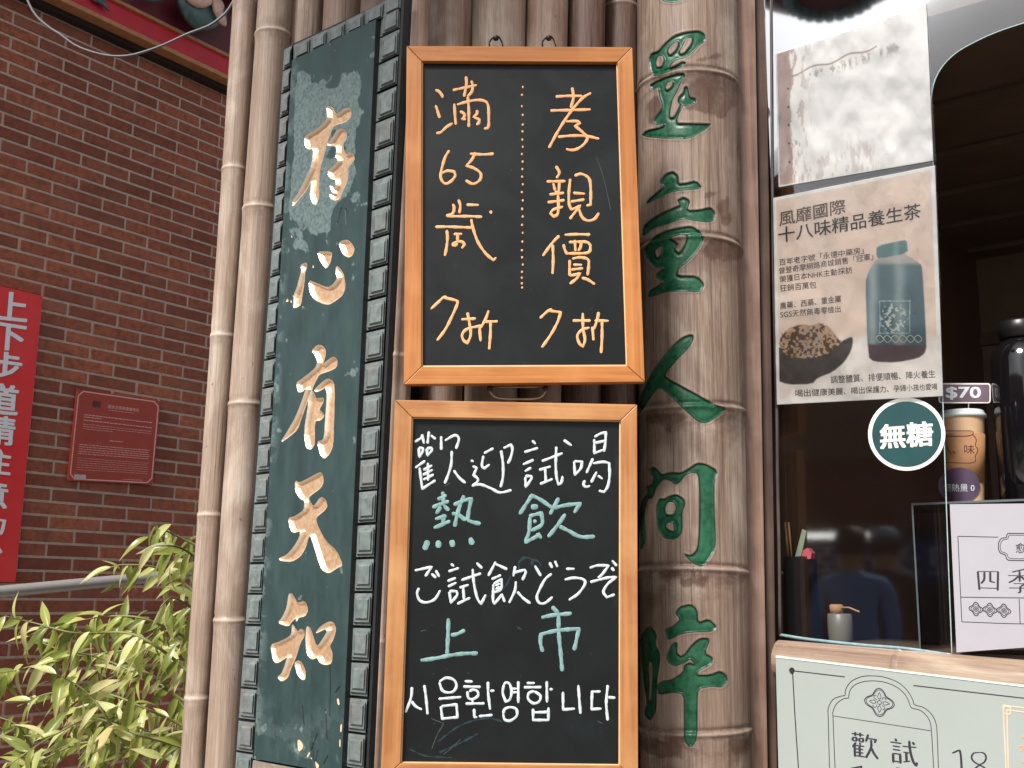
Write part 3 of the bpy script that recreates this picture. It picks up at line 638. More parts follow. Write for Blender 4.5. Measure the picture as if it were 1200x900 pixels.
FQ = [(342,71),(440.5,22.5),(400,907),(297,889)]
fh = homog(FQ); nx, ny = 172, 1330; Ug, Vg = np.meshgrid(np.linspace(0,1,nx), np.linspace(0,1,ny)); X, Y = fh(Ug, Vg); X = X.ravel(); Y = Y.ravel()
S = [sdf(X, Y, p) for p in GOLD]; SM = np.max(S, 0)+.5; who = np.argmax(S, 0)
CH = np.max([sdf(X, Y, [p]) for p in CHIPS], 0); CK = np.full(X.shape, 9.)
for ln in CRACKS: 
    for a_, b_ in zip(ln, ln[1:]): CK = np.minimum(CK, pdist(X, Y, [a_, b_]))
FO = .018
dep = np.where(SM > 0, np.minimum(SM*.0017, .0062)+.0005, 0)+.0012*sm(CH, -.3, .6)+.002*np.exp(-(CK/.5)**2)+.0006*(vnoise(X, Y, 30, 3)-.5)
n_ = np.array(PLQ.n); r = np.array(Fw)[None]+np.array(Rt)[None]*((X[:,None]-PW/2)/F)+np.array(Up)[None]*((PH/2-Y[:,None])/F)
V = np.array(CAM)+r*(((np.array(PLQ.o)-np.array(CAM)).dot(n_)+FO)/(r@n_))[:,None]-n_[None]*dep[:,None]
wn = vnoise(X, Y, 22, 11)+.5*vnoise(X, Y*.5, 6, 12)-.25
prof = sm(Y, 75, 96+10*vnoise(X, Y, 12, 4))*(1-sm(Y, 235, 330))*sm(Ug.ravel(), .05, .1)*(1-sm(Ug.ravel(), .80-.25*sm(Y, 200, 260), .9-.25*sm(Y, 200, 260)))
wear = np.clip(sm(prof*.62+(wn-.5)*1.1, .30, .36)+.55*sm(Ug.ravel(), .12, .02)*sm(wn, .5, .6)+.35*sm(Y, 800, 900)*sm(wn, .52, .6), 0, 1)
birdp = [[(391,72),(396,70),(398,82),(400,92),(396,103),(383,104),(381,99),(388,94),(390,84)]]; wear *= 1-sm(sdf(X, Y, birdp), -1, 1)
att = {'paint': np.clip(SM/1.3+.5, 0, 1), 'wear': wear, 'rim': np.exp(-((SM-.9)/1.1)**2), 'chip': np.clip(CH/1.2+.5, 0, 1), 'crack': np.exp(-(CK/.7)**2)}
Q = gridfaces(ny, nx); fc = Q[:, 0]; fi = SM[fc] > .2
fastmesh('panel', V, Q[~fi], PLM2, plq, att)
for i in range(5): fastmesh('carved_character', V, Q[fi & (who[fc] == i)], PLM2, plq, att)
TEALD = simple('dark_teal_paint', C(34,38,39), .5, .4, var=.25, scale=40, bump=.3)
m = MB()
for (x0, y0), (x1, y1) in zip(FQ, FQ[1:]+FQ[:1]):
    a, b = PLQ.P(x0, y0, FO), PLQ.P(x1, y1, FO); m.add([a, b, b-PLQ.n*(FO+.001), a-PLQ.n*(FO+.001)], [(0,1,2,3)])
m.build('panel_edge', TEALD, plq)
OQ = [(333,56),(474,-9),(429,962),(273,925)]
m = MB(); m.qbox(PLQ, [(296.5,891),(400,910.5),(399,921),(295.5,901)], .0005, .016); m.build('bottom_ledge', simple('worn_wood', C(134,120,108), .7, var=.3, scale=50), plq)
m = MB(); m.qbox(PLQ, OQ, -.02, 0); m.build('frame_base', TEALD, plq)
def rail(a, b, w, t0, t1, name):     # thin rail along an edge a->b in px, w px inwards
    m = MB(); d = np.array(b)-np.array(a); n = np.array([-d[1], d[0]])/np.hypot(*d)*w; m.qbox(PLQ, [tuple(a), tuple(b), tuple(np.array(b)+n), tuple(np.array(a)+n)], t0, t1); m.build(name, TEALD, plq)
rail(OQ[1], OQ[2], 3.0, .0005, .013, 'edge_rail'); rail(OQ[2], OQ[3], 2.2, .0005, .013, 'edge_rail')
sb = NM('stud_paint'); f = sb.noise(sb.mapped((1,1,1)), 60, 5, .65); f2 = sb.noise(sb.mapped((1,1,1)), 12, 4)
cc = sb.mix(sb.rng(f, .3, .7), C(88,98,98), C(126,134,132)); sb.col(sb.mix(sb.rng(f2, .5, .75, 0, .7), cc, C(112,102,96))); sb.bump(f, .3, .001); STUD = sb.set(Roughness=.42)
def stud(q):
    q = [np.array(p, float) for p in q]; c = sum(q)/4; L_ = []
    for k, o in ((.97, .001), (.97, .006), (.80, .0065), (.78, .0105), (.66, .0108), (.54, .0145)):
        L_.append([PLQ.P(*(c+(p-c)*k), o) for p in q])
    v = [x for l in L_ for x in l]; fcs = [(3,2,1,0), (20,21,22,23)]
    for j in range(5): fcs += [(4*j+i, 4*j+(i+1)%4, 4*j+4+(i+1)%4, 4*j+4+i) for i in range(4)]
    g = MB(); g.add(v, fcs); return g.build('stud', STUD, plq)
def lerpx(tab, y): return float(np.interp(y, [t[0] for t in tab], [t[1] for t in tab]))
RA = [(0,448),(22,446),(300,432),(600,418),(900,404),(960,401)]; RB = [(0,470),(30,469),(300,455),(600,441),(900,426.5),(960,423.5)]
LA = [(55,333),(100,330),(300,318),(600,297),(900,275.5),(940,273)]; LB = [(55,342),(100,340),(300,329.5),(600,314),(900,295.5),(940,293)]
def slope(x, y): return (y-697)/(x+908)
def strip(ys, A, B):
    for i, y in enumerate(ys):
        h = ((ys[min(i+1, len(ys)-1)]-ys[max(i-1, 0)])/(2 if 0 < i < len(ys)-1 else 1))*.475
        q = []
        for sx, sy in ((0,-1),(1,-1),(1,1),(0,1)):
            yy = y+sy*h; xa, xb = lerpx(A, yy), lerpx(B, yy); xm = (xa+xb)/2; x = xb if sx else xa; q.append((x, yy+(x-xm)*slope(x, yy)))
        stud(q)
strip([24,54,87,122,156,190,225,260,295,331,368,405,442,480,518,556,594,634,674,714,755,796,838,880,923], RA, RB)
strip([68,94,122,151,181,211,243,275,307,339,371,404,437,470,503,537,572,607,642,678,714,751,788,825,863,900], LA, LB)
topc = [(354,57.5),(373,48.5),(394,39),(416,28),(439,16.5),(460,6)]
for i, (x, y) in enumerate(topc):
    w = 10.3+i*.35; h = 9.5; q = [(x+sx*w+(-1 if sy > 0 else 1)*.3, y+sy*h+sx*w*(-.47)) for sx, sy in ((-1,-1),(1,-1),(1,1),(-1,1))]; stud(q)
for i in range(5):
    y_off = 12; x = 309+i*23; y = 911+i*5+y_off; w, h = 10.5, 9; stud([(x+sx*w, y+sy*h+sx*w*.2) for sx, sy in ((-1,-1),(1,-1),(1,1),(-1,1))])
# ================================================================== chalkboards
PINEV = wood('pine_vertical', C(190,134,80), C(156,100,56), C(206,158,106), 'z'); PINEH = wood('pine_horizontal', C(190,132,78), C(154,98,54), C(204,154,102), 'x')
ORV = wood('stained_pine_vertical', C(196,128,66), C(162,98,46), C(210,148,88), 'z', rough=.38); ORH = wood('stained_pine_horizontal', C(194,126,64), C(160,96,44), C(208,146,86), 'x', rough=.38)
LIP = simple('raw_wood_lip', C(236,192,140), .5, .4, var=.08, bump=.1)
bm2 = NM('chalkboard_black'); a = bm2.noise(bm2.mapped((1,1,1)), 7, 5, .6, .8); b = bm2.noise(bm2.mapped((1,1,.3)), 40, 6, .7); c = bm2.noise(bm2.mapped((1,1,1)), 220, 3)
col = bm2.mix(bm2.rng(a, .45, .8, 0, .6), C(14,17,18), C(22,31,34)); col = bm2.mix(bm2.rng(b, .62, .8, 0, .35), col, C(52,60,62)); col = bm2.mix(bm2.rng(c, .72, .78, 0, .3), col, C(110,118,118))
bm2.col(col); BOARD = bm2.set(Roughness=bm2.rng(a, .3, .7, .34, .5), **{'Specular IOR Level': .3})
CREAM = simple('orange_chalk_marker', C(232,172,120), .6, .3, var=.10, scale=180, bump=.1); WCH = simple('white_chalk_marker', C(196,206,208), .65, .3, var=.13, scale=160, bump=.1)
TCH = simple('teal_chalk_marker', C(122,156,154), .65, .3, var=.25, scale=120, bump=.1); OEDGE = simple('rust_halo', C(112,62,34), .7, .2, bump=0)
def board(root, out, inn, mv, mh, thick=.017, lip=True):
    m = MB(); m.qbox(MAIN, [(inn[0][0]-4, inn[0][1]-4), (inn[1][0]+4, inn[1][1]-4), (inn[2][0]+4, inn[2][1]+4), (inn[3][0]-4, inn[3][1]+4)], -.002, .006); m.build('writing_panel', BOARD, root)
    for i, mt_ in ((0, mh), (1, mv), (2, mh), (3, mv)):
        j = (i+1) % 4; k = np.array(out[i])-np.array(inn[i]); g = MB()
        e = .25; d = (np.array(out[j])-np.array(out[i]))/np.hypot(*(np.array(out[j])-np.array(out[i])))*e
        q = [tuple(np.array(out[i])+d), tuple(np.array(out[j])-d), tuple(np.array(inn[j])-d), tuple(np.array(inn[i])+d)]
        g.qbox(MAIN, q, -.004, thick); g.build('frame_rail', mt_, root, bevel=.0012)
        if lip:
            n = np.array([d[1], -d[0]])/e*-1.6; g = MB(); a_, b_ = np.array(inn[i])+d, np.array(inn[j])-d
            g.qbox(MAIN, [tuple(a_), tuple(b_), tuple(b_+n-d*2), tuple(a_+n+d*2)], .006, thick-.006); g.build('frame_lip', LIP, root)
SEP = 9
B1 = empty('chalkboard', MAIN.P(615, 450), 'upper chalkboard with orange handwriting in a stained pine frame, hung on two hooks', 'chalkboard', 'framed chalkboards on the bamboo')
board(B1, [(476.5,53.5),(741,55),(755.8,447.5),(473,450.5)], [(494,71.5),(723.8,72.5),(735.3,429),(493.7,430)], ORV, ORH)
B2 = empty('chalkboard', MAIN.P(600, 915), 'lower chalkboard with white and teal Chinese, Japanese and Korean handwriting in a raw pine frame', 'chalkboard', 'framed chalkboards on the bamboo')
board(B2, [(462.7,468.5),(746.7,473.9),(748,918),(446,915)], [(482.7,488.8),(727.5,492.5),(726.7,897.5),(469.3,894.5)], PINEV, PINEH)
man = zt(500,80,9,[[(90,228),(130,245),(165,290),(165,312)],[(95,390),(118,460),(138,525)],[(100,685),(150,675),(210,620),(275,580)],[(275,232),(400,205),(530,178)],[(415,85),(420,160),(405,250),(395,300)],[(472,130),(485,190),(475,250),(430,300)],[(435,300),(445,450),(445,620)],[(292,372),(298,480),(308,595)],[(320,385),(420,355),(540,335),(620,350),(650,400),(655,520),(650,620),(605,638)],[(350,452),(395,480),(400,510),(372,535),(415,540)],[(530,440),(530,480),(495,515),(555,540),(550,575),(525,598)]])
s65 = zt(500,160,9,[[(240,145),(195,220),(160,340),(148,430),(185,492),(240,485),(300,420),(290,370),(220,362),(165,385)],[(455,182),(600,190),(710,182)],[(515,165),(480,240),(420,310),(500,335),(570,390),(560,460),(490,500),(410,462)]])
sui = zt(500,230,9,[[(275,80),(290,120),(275,180),(205,205)],[(205,205),(300,212),(450,212),(585,218)],[(335,35),(355,100),(345,180)],[(420,90),(550,93)],[(675,150),(680,185)],[(90,323),(250,323),(480,332)],[(470,240),(490,340),(540,480),(620,600),(705,675),(735,645)],[(212,355),(220,440),(210,540),(192,630)],[(285,400),(375,398)],[(328,400),(325,470)],[(265,510),(320,480),(375,480),(400,510),(370,550)],[(265,510),(300,520),(330,500)]])
z7a = zt(500,330,9,[[(45,290),(120,220),(180,165),(210,160)],[(180,168),(310,200),(325,230),(280,340),(200,500),(110,622)],[(430,325),(450,430),(465,560),(430,650),(390,620),(375,560),(430,500),(580,465)],[(365,400),(520,390)],[(655,305),(620,400),(575,480),(560,500),(570,630)],[(620,425),(750,420)],[(675,430),(672,560),(660,715)]])
xiao = zt(620,90,9,[[(280,210),(420,202),(565,203)],[(455,112),(468,220),(440,330)],[(225,357),(420,352),(650,345)],[(655,170),(560,230),(440,370),(320,550),(210,750)],[(390,472),(500,468),(540,490),(485,520),(560,580),(615,640),(580,710),(500,765),(430,772),(390,760)],[(305,635),(450,622),(600,625),(740,655)]])
qin = zt(620,180,9,[[(282,130),(320,200),(290,260)],[(185,295),(385,292)],[(255,310),(275,390)],[(320,305),(315,400),(270,410)],[(215,432),(370,415)],[(195,515),(375,492)],[(305,430),(310,560),(300,640),(260,665),(225,630),(260,590),(360,560)],[(435,265),(420,420),(425,540),(455,600)],[(480,235),(550,215),(630,260),(650,360),(650,540),(605,550)],[(465,415),(590,425)],[(440,508),(585,485)],[(455,590),(540,550),(430,690)],[(525,580),(560,670),(620,708),(690,690),(738,625)]])
jia = zt(620,260,9,[[(320,145),(240,230),(145,360)],[(250,240),(255,400),(248,550)],[(375,138),(500,132),(645,135)],[(362,235),(380,300),(405,345)],[(420,215),(600,212),(650,250),(620,325),(410,335)],[(483,190),(490,310)],[(550,195),(545,260),(520,310)],[(430,400),(428,500),(430,570)],[(455,390),(540,375),(620,395),(630,450),(618,565)],[(465,452),(560,455)],[(445,505),(570,490)],[(430,570),(540,545),(500,600),(430,655)],[(555,590),(620,610),(695,660)]])
z7b = zt(620,340,9,[[(115,298),(200,220),(245,205)],[(200,215),(335,235),(300,340),(230,470),(135,605)],[(567,240),(570,400),(590,520),(570,595),(530,560),(510,480),(560,420),(640,395)],[(460,322),(650,322)],[(735,230),(720,310),(690,400),(670,400),(680,530)],[(690,322),(840,325)],[(770,335),(770,500),(760,665)]])
for ln in (man, s65, sui, z7a, xiao, qin, jia, z7b):
    strokes('handwriting', ln, 3.25, MAIN, .0063, CREAM, B1)
ys = [40+y/4.138 for y in (255,293,348,390,437,470,510,545,580,617,653,690,727,765,805,845)]+[240+y/4.09 for y in (20,55,95,133,175,217,250,285,320,348,375,395)]
strokes('handwriting', [[(612.3+.6*math.sin(y), y-1), (612.5+.6*math.sin(y)-.4, y+1.6)] for y in ys], 2.6, MAIN, .0063, CREAM, B1)
SCR = simple('chalk_dust_line', C(70,76,76), .7, .2, bump=0); SMU = simple('teal_smudge', C(36,56,60), .7, .2, bump=0)
strokes('scratch', [[(699,184),(706,204),(711,224),(716,247)]], .7, MAIN, .00615, SCR, B1, hgt=.0001, corner=170)
tag(strokes('scratches', [[(505,842),(520,848),(514,858)],[(514,857),(508,872),(506,878)],[(540,866),(530,876),(520,884)],[(493,740),(500,738)],[(520,570),(528,566)],[(700,845),(706,848)]], .8, MAIN, .00615, SCR, B2, hgt=.0001), kind='stuff')
tag(strokes('smudges', [([(609,668),(608,660),(614,654),(622,655),(624,662)],2.4),([(625,662),(624,656),(631,658),(634,664)],1.8),([(512,870),(540,850),(570,842),(590,846)],1.6),([(515,882),(545,868),(560,860)],2.2),([(480,878),(500,886),(530,888)],1.6),([(606,735),(612,738)],2),([(570,700),(590,690),(600,672)],1.5)], 1.5, MAIN, .0061, SMU, B2, hgt=.0001, vary=.5), kind='stuff')
def w(x0, y0, L_): return zt(x0, y0, 9, L_)
rows = [
 ('W', w(475,490,[[(100,252),(185,200)],[(175,170),(198,270)],[(250,140),(235,270)],[(268,180),(320,222)],[(140,315),(150,410),(185,350),(185,318),(140,315)],[(225,320),(235,395),(280,340),(275,315),(225,320)],[(105,525),(210,450)],[(150,520),(165,640),(180,745),(320,655)],[(190,548),(285,498)],[(238,470),(240,660)],[(185,600),(290,545)],[(190,650),(300,595)],[(378,190),(380,335)],[(418,238),(520,182),(565,220),(535,325)],[(490,345),(485,480),(455,590),(415,690)],[(510,550),(570,630),(635,685)]])),
 ('W', w(475,490,[[(690,445),(720,460)],[(708,508),(755,525),(720,600),(765,640),(760,670),(705,720)],[(705,715),(790,700),(900,740),(1000,785),(1120,760)],[(830,372),(930,318)],[(825,395),(808,500),(835,530),(890,488)],[(1010,340),(1030,480),(1030,620),(1005,730)],[(1035,318),(1115,280),(1130,330),(1110,420),(1080,480)]])),
 ('W', w(600,490,[[(212,235),(250,275)],[(130,360),(275,315)],[(115,490),(230,440)],[(135,562),(205,522)],[(140,620),(145,725),(205,640),(205,612),(140,612)],[(315,455),(535,370)],[(468,300),(462,480),(470,620),(490,700),(520,680),(535,610)],[(545,230),(630,290)],[(285,548),(410,510)],[(350,535),(358,670)],[(295,695),(430,642)]])),
 ('W', w(600,490,[[(870,200),(930,165),(990,150),(985,260),(970,355)],[(868,220),(870,370),(965,335)],[(880,262),(985,238)],[(655,455),(665,600),(725,530),(740,460),(655,455)],[(855,425),(785,580)],[(855,478),(960,462),(1025,475),(1030,600),(1010,720),(970,780),(915,765)],[(895,565),(835,680)],[(905,605),(955,642)],[(770,655),(755,700),(780,725),(825,715)]])),
 ('T', w(475,570,[[(395,55),(405,200)],[(340,140),(435,90)],[(285,222),(460,155)],[(375,215),(325,290)],[(405,200),(460,255)],[(405,290),(400,390)],[(315,345),(435,310)],[(300,440),(475,365)],[(620,95),(560,250),(520,425)],[(510,195),(620,150),(695,130),(660,330),(690,370),(795,395)],[(490,285),(560,300),(640,360)],([(240,570),(200,670)],6.2),([(348,570),(350,648)],6.2),([(487,567),(503,638)],6.2),([(684,540),(708,615)],6.2)])),
 ('T', w(600,560,[[(80,385),(210,185),(300,230),(430,320)],([(200,308),(275,305)],6),[(180,405),(310,370),(315,490),(200,560)],[(190,410),(180,560),(145,680),(270,610),(270,580),(310,640)],[(225,460),(260,458)],[(495,210),(400,385)],[(440,320),(560,290),(720,270),(655,370)],[(565,380),(480,500),(380,625)],[(500,510),(600,560),(720,620),(875,620)]])),
 ('W', w(475,640,[[(100,258),(280,218),(210,320)],[(275,290),(325,335)],[(320,255),(360,325)],[(145,440),(125,500),(150,570),(220,595),(310,560),(370,465)]])),
 ('W', w(475,640,[[(480,185),(515,215)],[(455,268),(565,232)],[(445,370),(535,335)],[(450,428),(540,385)],[(465,480),(480,598),(545,520),(540,475),(465,475)],[(590,360),(800,288)],[(710,240),(725,400),(760,550),(800,610),(850,510)],[(750,175),(810,235)],[(572,440),(670,408)],[(610,430),(620,570)],[(548,610),(685,545)]])),
 ('W', w(475,640,[[(955,165),(875,315)],[(955,190),(1075,245)],[(910,350),(1010,305)],[(930,400),(1015,350),(1010,450),(935,490)],[(930,400),(925,560),(940,610),(1020,510),(1048,590)],[(950,420),(1000,395)],[(950,455),(1000,430)]])+w(600,640,[[(35,210),(15,320)],[(20,280),(135,250),(145,280),(110,360)],[(42,370),(30,470),(-30,600)],[(55,480),(120,550),(195,605)]])),
 ('W', w(600,640,[[(240,205),(305,315)],[(420,290),(350,350),(290,460),(262,540),(290,600),(350,600),(430,535)],[(395,170),(425,230)],[(452,155),(480,220)]])),
 ('W', w(600,640,[[(570,240),(660,240)],[(555,355),(650,335),(750,350),(770,400),(700,500),(600,570)]])),
 ('W', w(600,640,[[(820,230),(900,205),(1020,205),(950,300),(905,335)],[(825,380),(1000,335),(1100,325),(1010,400),(965,480),(1000,540),(1085,510)],[(1055,150),(1105,210)],[(1048,225),(1078,262)]])),
 ('T', w(465,700,[[(545,220),(540,400),(530,600)],[(570,400),(640,385),(720,345)],[(250,665),(400,645),(550,615),(700,595),(855,590)]])),
 ('T', w(600,700,[[(420,95),(490,170)],[(310,215),(420,190),(630,170)],[(490,170),(495,400),(515,600),(530,780)],[(325,575),(300,480),(305,390),(480,350),(705,330),(680,450),(655,560)]])),
 ('W', w(465,780,[[(160,225),(150,340),(92,495)],[(155,375),(200,430),(265,465)],[(290,205),(310,350),(325,515)]])),
 ('W', w(465,780,[[(450,170),(520,130),(600,150),(630,210),(600,270),(540,285),(480,260),(448,175)],[(440,352),(680,332)],[(465,430),(480,560),(640,545),(630,410),(470,430)]])),
 ('W', w(465,780,[[(715,165),(800,170)],[(700,222),(885,225)],[(745,270),(755,340),(800,355),(855,320),(850,270),(800,255),(765,275)],[(800,355),(800,390)],[(725,402),(925,400)],[(815,455),(820,545),(850,545)],[(865,535),(1010,522)],[(962,170),(965,300),(985,465)],[(985,268),(1030,265)]])),
 ('W', w(595,780,[[(-40,200),(-52,290),(-20,380),(20,360),(42,280),(20,195),(-20,180),(-40,200)],[(45,245),(100,245)],[(55,285),(100,280)],[(112,165),(112,395)],[(-48,510),(-30,570),(30,580),(95,530),(90,460),(30,440),(-30,460),(-48,510)]])),
 ('W', w(595,780,[[(200,185),(285,185)],[(170,230),(355,228)],[(280,270),(345,320),(330,380),(270,398),(215,350),(225,290),(280,270)],[(412,165),(415,390)],[(440,250),(475,252)],[(268,455),(268,575),(430,575),(430,440)],[(275,495),(430,490)]])),
 ('W', w(595,780,[[(583,275),(585,465),(710,455)],[(745,205),(755,350),(768,510)]])),
 ('W', w(595,780,[[(980,275),(890,275),(885,460),(990,455)],[(1055,205),(1040,400),(1055,580)],[(1060,335),(1135,340)]]))]
for k, ln in rows: strokes('handwriting', ln, 3.1 if k == 'W' else 4.4, MAIN, .0063, WCH if k == 'W' else TCH, B2)
IRON = simple('dark_iron', C(52,46,44), .45, .6, metal=.6, var=.2)
for x, lb in ((581,'left'),(643,'right')):
    h = empty('hook', MAIN.P(x, 50, -.004), f'small dark iron hook over the top rail of the upper chalkboard, the {lb} one', 'hook', 'hooks holding the upper chalkboard')
    g = MB(); y = 46; pts = [(x-7,55),(x-7.5,50),(x-5,46),(x-1,43),(x+3,43),(x+6,47),(x+8,53),(x+8,57)]
    g.tube([MAIN.P(a, b, -.008+.004*math.sin(i*.8)) for i, (a, b) in enumerate(smooth_path(pts, 1.5))], .0016, 8); g.build('wire_loop', IRON, h, smooth=True)
    g = MB(); g.tube([MAIN.P(x, 44.5, -.05), MAIN.P(x, 44.5, -.004)], .0042, 10); g.tube([MAIN.P(x, 44.5, -.006), MAIN.P(x, 44.5, -.001)], .0058, 10); g.build('screw', IRON, h, smooth=True)
hd = empty('wire_handle', MAIN.P(605, 460, -.01), 'flat metal wire handle between the upper and the lower chalkboard', 'handle')
BR = simple('tarnished_brass', C(150,130,108), .4, .6, metal=.7, var=.2)
g = MB(); g.tube([MAIN.P(a, b, -.012) for a, b in smooth_path([(572,453),(575,460),(583,466.5),(606,468),(630,467),(638,461),(641,453)], 2)], .0026, 8); g.tube([MAIN.P(x, 453.5, -.012) for x in (572,606,641)], .0022, 8); g.build('wire', BR, hd, smooth=True)
for x in (574,639):
    g = MB(); g.tube([MAIN.P(x, 455, -.06), MAIN.P(x, 455, -.004)], .005, 12); g.build('bolt', IRON, hd, smooth=True)

# ================================================================== shop front
gl = bpy.data.materials.new('window_glass'); gl.use_nodes = True; n = gl.node_tree.nodes; n.clear(); l = gl.node_tree.links.new
o_ = n.new('ShaderNodeOutputMaterial'); mx = n.new('ShaderNodeMixShader'); fr = n.new('ShaderNodeFresnel'); fr.inputs['IOR'].default_value = 1.9
tr = n.new('ShaderNodeBsdfTransparent'); tr.inputs[0].default_value = (.93,.96,.95,1); gs = n.new('ShaderNodeBsdfGlossy'); gs.inputs['Roughness'].default_value = .036
l(fr.outputs[0], mx.inputs[0]); l(tr.outputs[0], mx.inputs[1]); l(gs.outputs[0], mx.inputs[2]); l(mx.outputs[0], o_.inputs[0])
sp = empty('window_glass', SHOP.P(1010, 745), 'large clear glass window pane of the tea shop with an arched serving opening cut in it', 'window')
edge_r = smooth_path([(1115.5,767),(1110,620),(1104.5,460),(1099,330),(1094,200),(1091,130),(1091.5,112),(1096,93),(1106,76),(1122,61),(1145,48),(1170,37),(1200,27),(1240,16),(1300,2),(1420,-20)], 6)
outl = [(915,744)]+[tuple(p) for p in edge_r]+[(1500,-130),(890,-130),(903,200),(909,474)]
g = MB(); g.add([SHOP.P(x, y, .000) for x, y in outl], [tuple(range(len(outl)))]); g.build('pane', gl, sp)
GE = simple('glass_edge', C(168,196,196), .15, .8, var=.1, scale=60, bump=0)
g = MB(); g.tube([SHOP.P(x, y, -.001) for x, y in edge_r], .0011, 6); g.build('polished_edge', GE, sp, smooth=True)
g = MB(); g.tube([SHOP.P(x, y, .001) for x, y in smooth_path([(914,744),(950,749.5),(1010,756),(1060,760),(1116,768)], 8)], .0028, 8); g.build('sealant', simple('silicone_sealant', C(120,150,156), .3, .5, var=.2, scale=90), sp, smooth=True)
g = MB(); g.tube([SHOP.P(x, y, .001) for x, y in smooth_path([(914,744),(913,650),(911,560),(910,474),(906,300),(904,60),(902,-120)], 20)], .003, 8); g.build('sealant', simple('dark_sealant', C(70,62,60), .4, .5, var=.3), sp, smooth=True)
# window frame post and bamboo sill
CLT = C(176,134,108)
SILL = bamboo('sill_bamboo', C(148,124,104), C(110,86,70), C(168,148,128), streak=.35, spots=.2).m
def hpole(name, a, b, r, nodes, mat, label, cat='bamboo rail'):
    ax = (b-a); Ln = ax.length; t = ax.normalized(); e1 = Vector((0,0,1)); e1 = (e1-t*e1.dot(t)).normalized(); e2 = t.cross(e1); ss = sorted(set([i/60*Ln for i in range(61)]+[n_+d for n_ in nodes for d in (-.01,-.006,-.003,0,.003,.006,.01)])); V = []; nd = []
    for s in ss:
        dz = min([s-q for q in nodes], key=abs) if nodes else 1; rr = r*(1+.035*math.exp(-(dz/.004)**2)-.03*math.exp(-((dz-.007)/.003)**2))
        for i in range(24):
            k = 2*math.pi*i/24; V.append(tuple(a+t*s+e1*(rr*math.cos(k))+e2*(rr*math.sin(k)))); nd.append(math.exp(-(dz/.004)**2))
    Q = gridfaces(len(ss), 24); Q = np.concatenate([Q, np.array([(i*24+23, i*24+47, i*24+24, i*24) for i in range(len(ss)-1)])])
    org = np.array(a); V = np.array(V)-org; rot = t.to_track_quat('Z', 'X').to_matrix(); V = V@np.array(rot)      # local z along the cane
    o = fastmesh(name, V, Q, mat, None, {'node': np.array(nd), 'nodelight': np.zeros(len(V))}); o.location = a; o.rotation_euler = rot.to_euler(); return tag(o, label, cat)
a = SHOP.P(913, 773, .012); b = SHOP.P(1204, 800, .012); b = a+(b-a)*1.9
hpole('bamboo_sill', a, b, .036, [(SHOP.P(1049, 780, .03)-a).length, (SHOP.P(1049, 780, .03)-a).length+.42], SILL, 'split bamboo sill under the shop window glass, above the pale sign')
g = MB(); z1 = SHOP.P(905, 800).z-.02; z0_ = z1-.04
LOWP = simple('lower_panel', C(84,66,56), .7, .3, var=.2, scale=14)
u1 = SHOP.uz(1204, 700)[0]
g.pbox(SHOP, .0, 2.2, 0, z1-.03, -.12, -.03); tag(g.build('wall', LOWP), kind='structure')
g = MB(); g.pbox(SHOP, -.02, 2.2, 2.98, 3.4, -.12, .0); tag(g.build('wall', LOWP), kind='structure')
# pale sign under the sill
sg = empty('menu_sign', SHOP.P(1050, 900, .05), 'pale grey-green tea menu sign with black ornamental line frame and characters under the bamboo sill', 'sign')
SO = .052; SGN = simple('sign_panel', C(158,165,161), .45, .4, var=.03, scale=5, bump=.03); SGE = simple('sign_edge_white', C(226,222,216), .4, .4, bump=0); g = MB(); g.tube([SHOP.P(928, 785.5, SO), SHOP.P(928, 785.5, SO+.002)], .005, 12); g.build('screw', IRON, sg)
g = MB(); g.qbox(SHOP, [(909,769.5),(1290,815),(1300,1080),(915,1010)], SO-.008, SO); g.build('panel', SGN, sg)
g = MB(); g.qbox(SHOP, [(909,768.3),(1290,813.8),(1290,816),(909,770.5)], SO-.010, SO+.0012); g.build('top_edge', SGE, sg)
INK = simple('dark_ink', C(52,50,56), .5, .3, bump=0, var=.05); zs_ = lambda L_: zt(890, 740, 3.871, L_)
k = dict(hgt=.00015, rnd=False, vary=0)
strokes('line_art', zs_([[(150,178),(388,206)],[(150,178),(162,400),(178,640),(186,800)],[(698,245),(950,274),(1230,306)]]), 1.25, SHOP, SO+.0003, INK, sg, **k)
strokes('line_art', zs_([[(325,760),(318,620),(312,400),(312,350),(330,312),(360,296),(388,290),(392,262),(415,228),(460,206),(510,201),(570,208),(630,232),(672,270),(695,310),(704,332),(745,345),(780,375),(800,415),(806,470),(812,620),(820,760)]]), .9, SHOP, SO+.0003, INK, sg, corner=60, **k)
strokes('line_art', zs_([[(350,760),(343,620),(334,400),(334,362),(350,328),(380,306),(404,302),(410,270),(430,244),(470,228),(520,224),(575,232),(625,254),(662,288),(680,325),(690,346),(730,358),(760,385),(776,420),(782,480),(790,620),(797,760)]]), .9, SHOP, SO+.0003, INK, sg, corner=60, **k)
strokes('line_art', zs_([[(336,383),(776,450)]]), .8, SHOP, SO+.0003, INK, sg, **k)
def quatre(cx, cy, rx, ry, n=72, rot=math.pi/4, ph=0, amp=.16):
    out = []
    for i in range(n+1):
        t = 2*math.pi*i/n; r = 1+amp*math.cos(4*(t)+ph)-.05*abs(math.sin(2*t)); out.append((cx+rx*r*math.cos(t), cy+ry*r*math.sin(t)+.14*rx*r*math.cos(t)))
    return out
qs = [quatre(544,322,58,55), quatre(544,322,52,49), quatre(544,322,9,9, amp=0)]
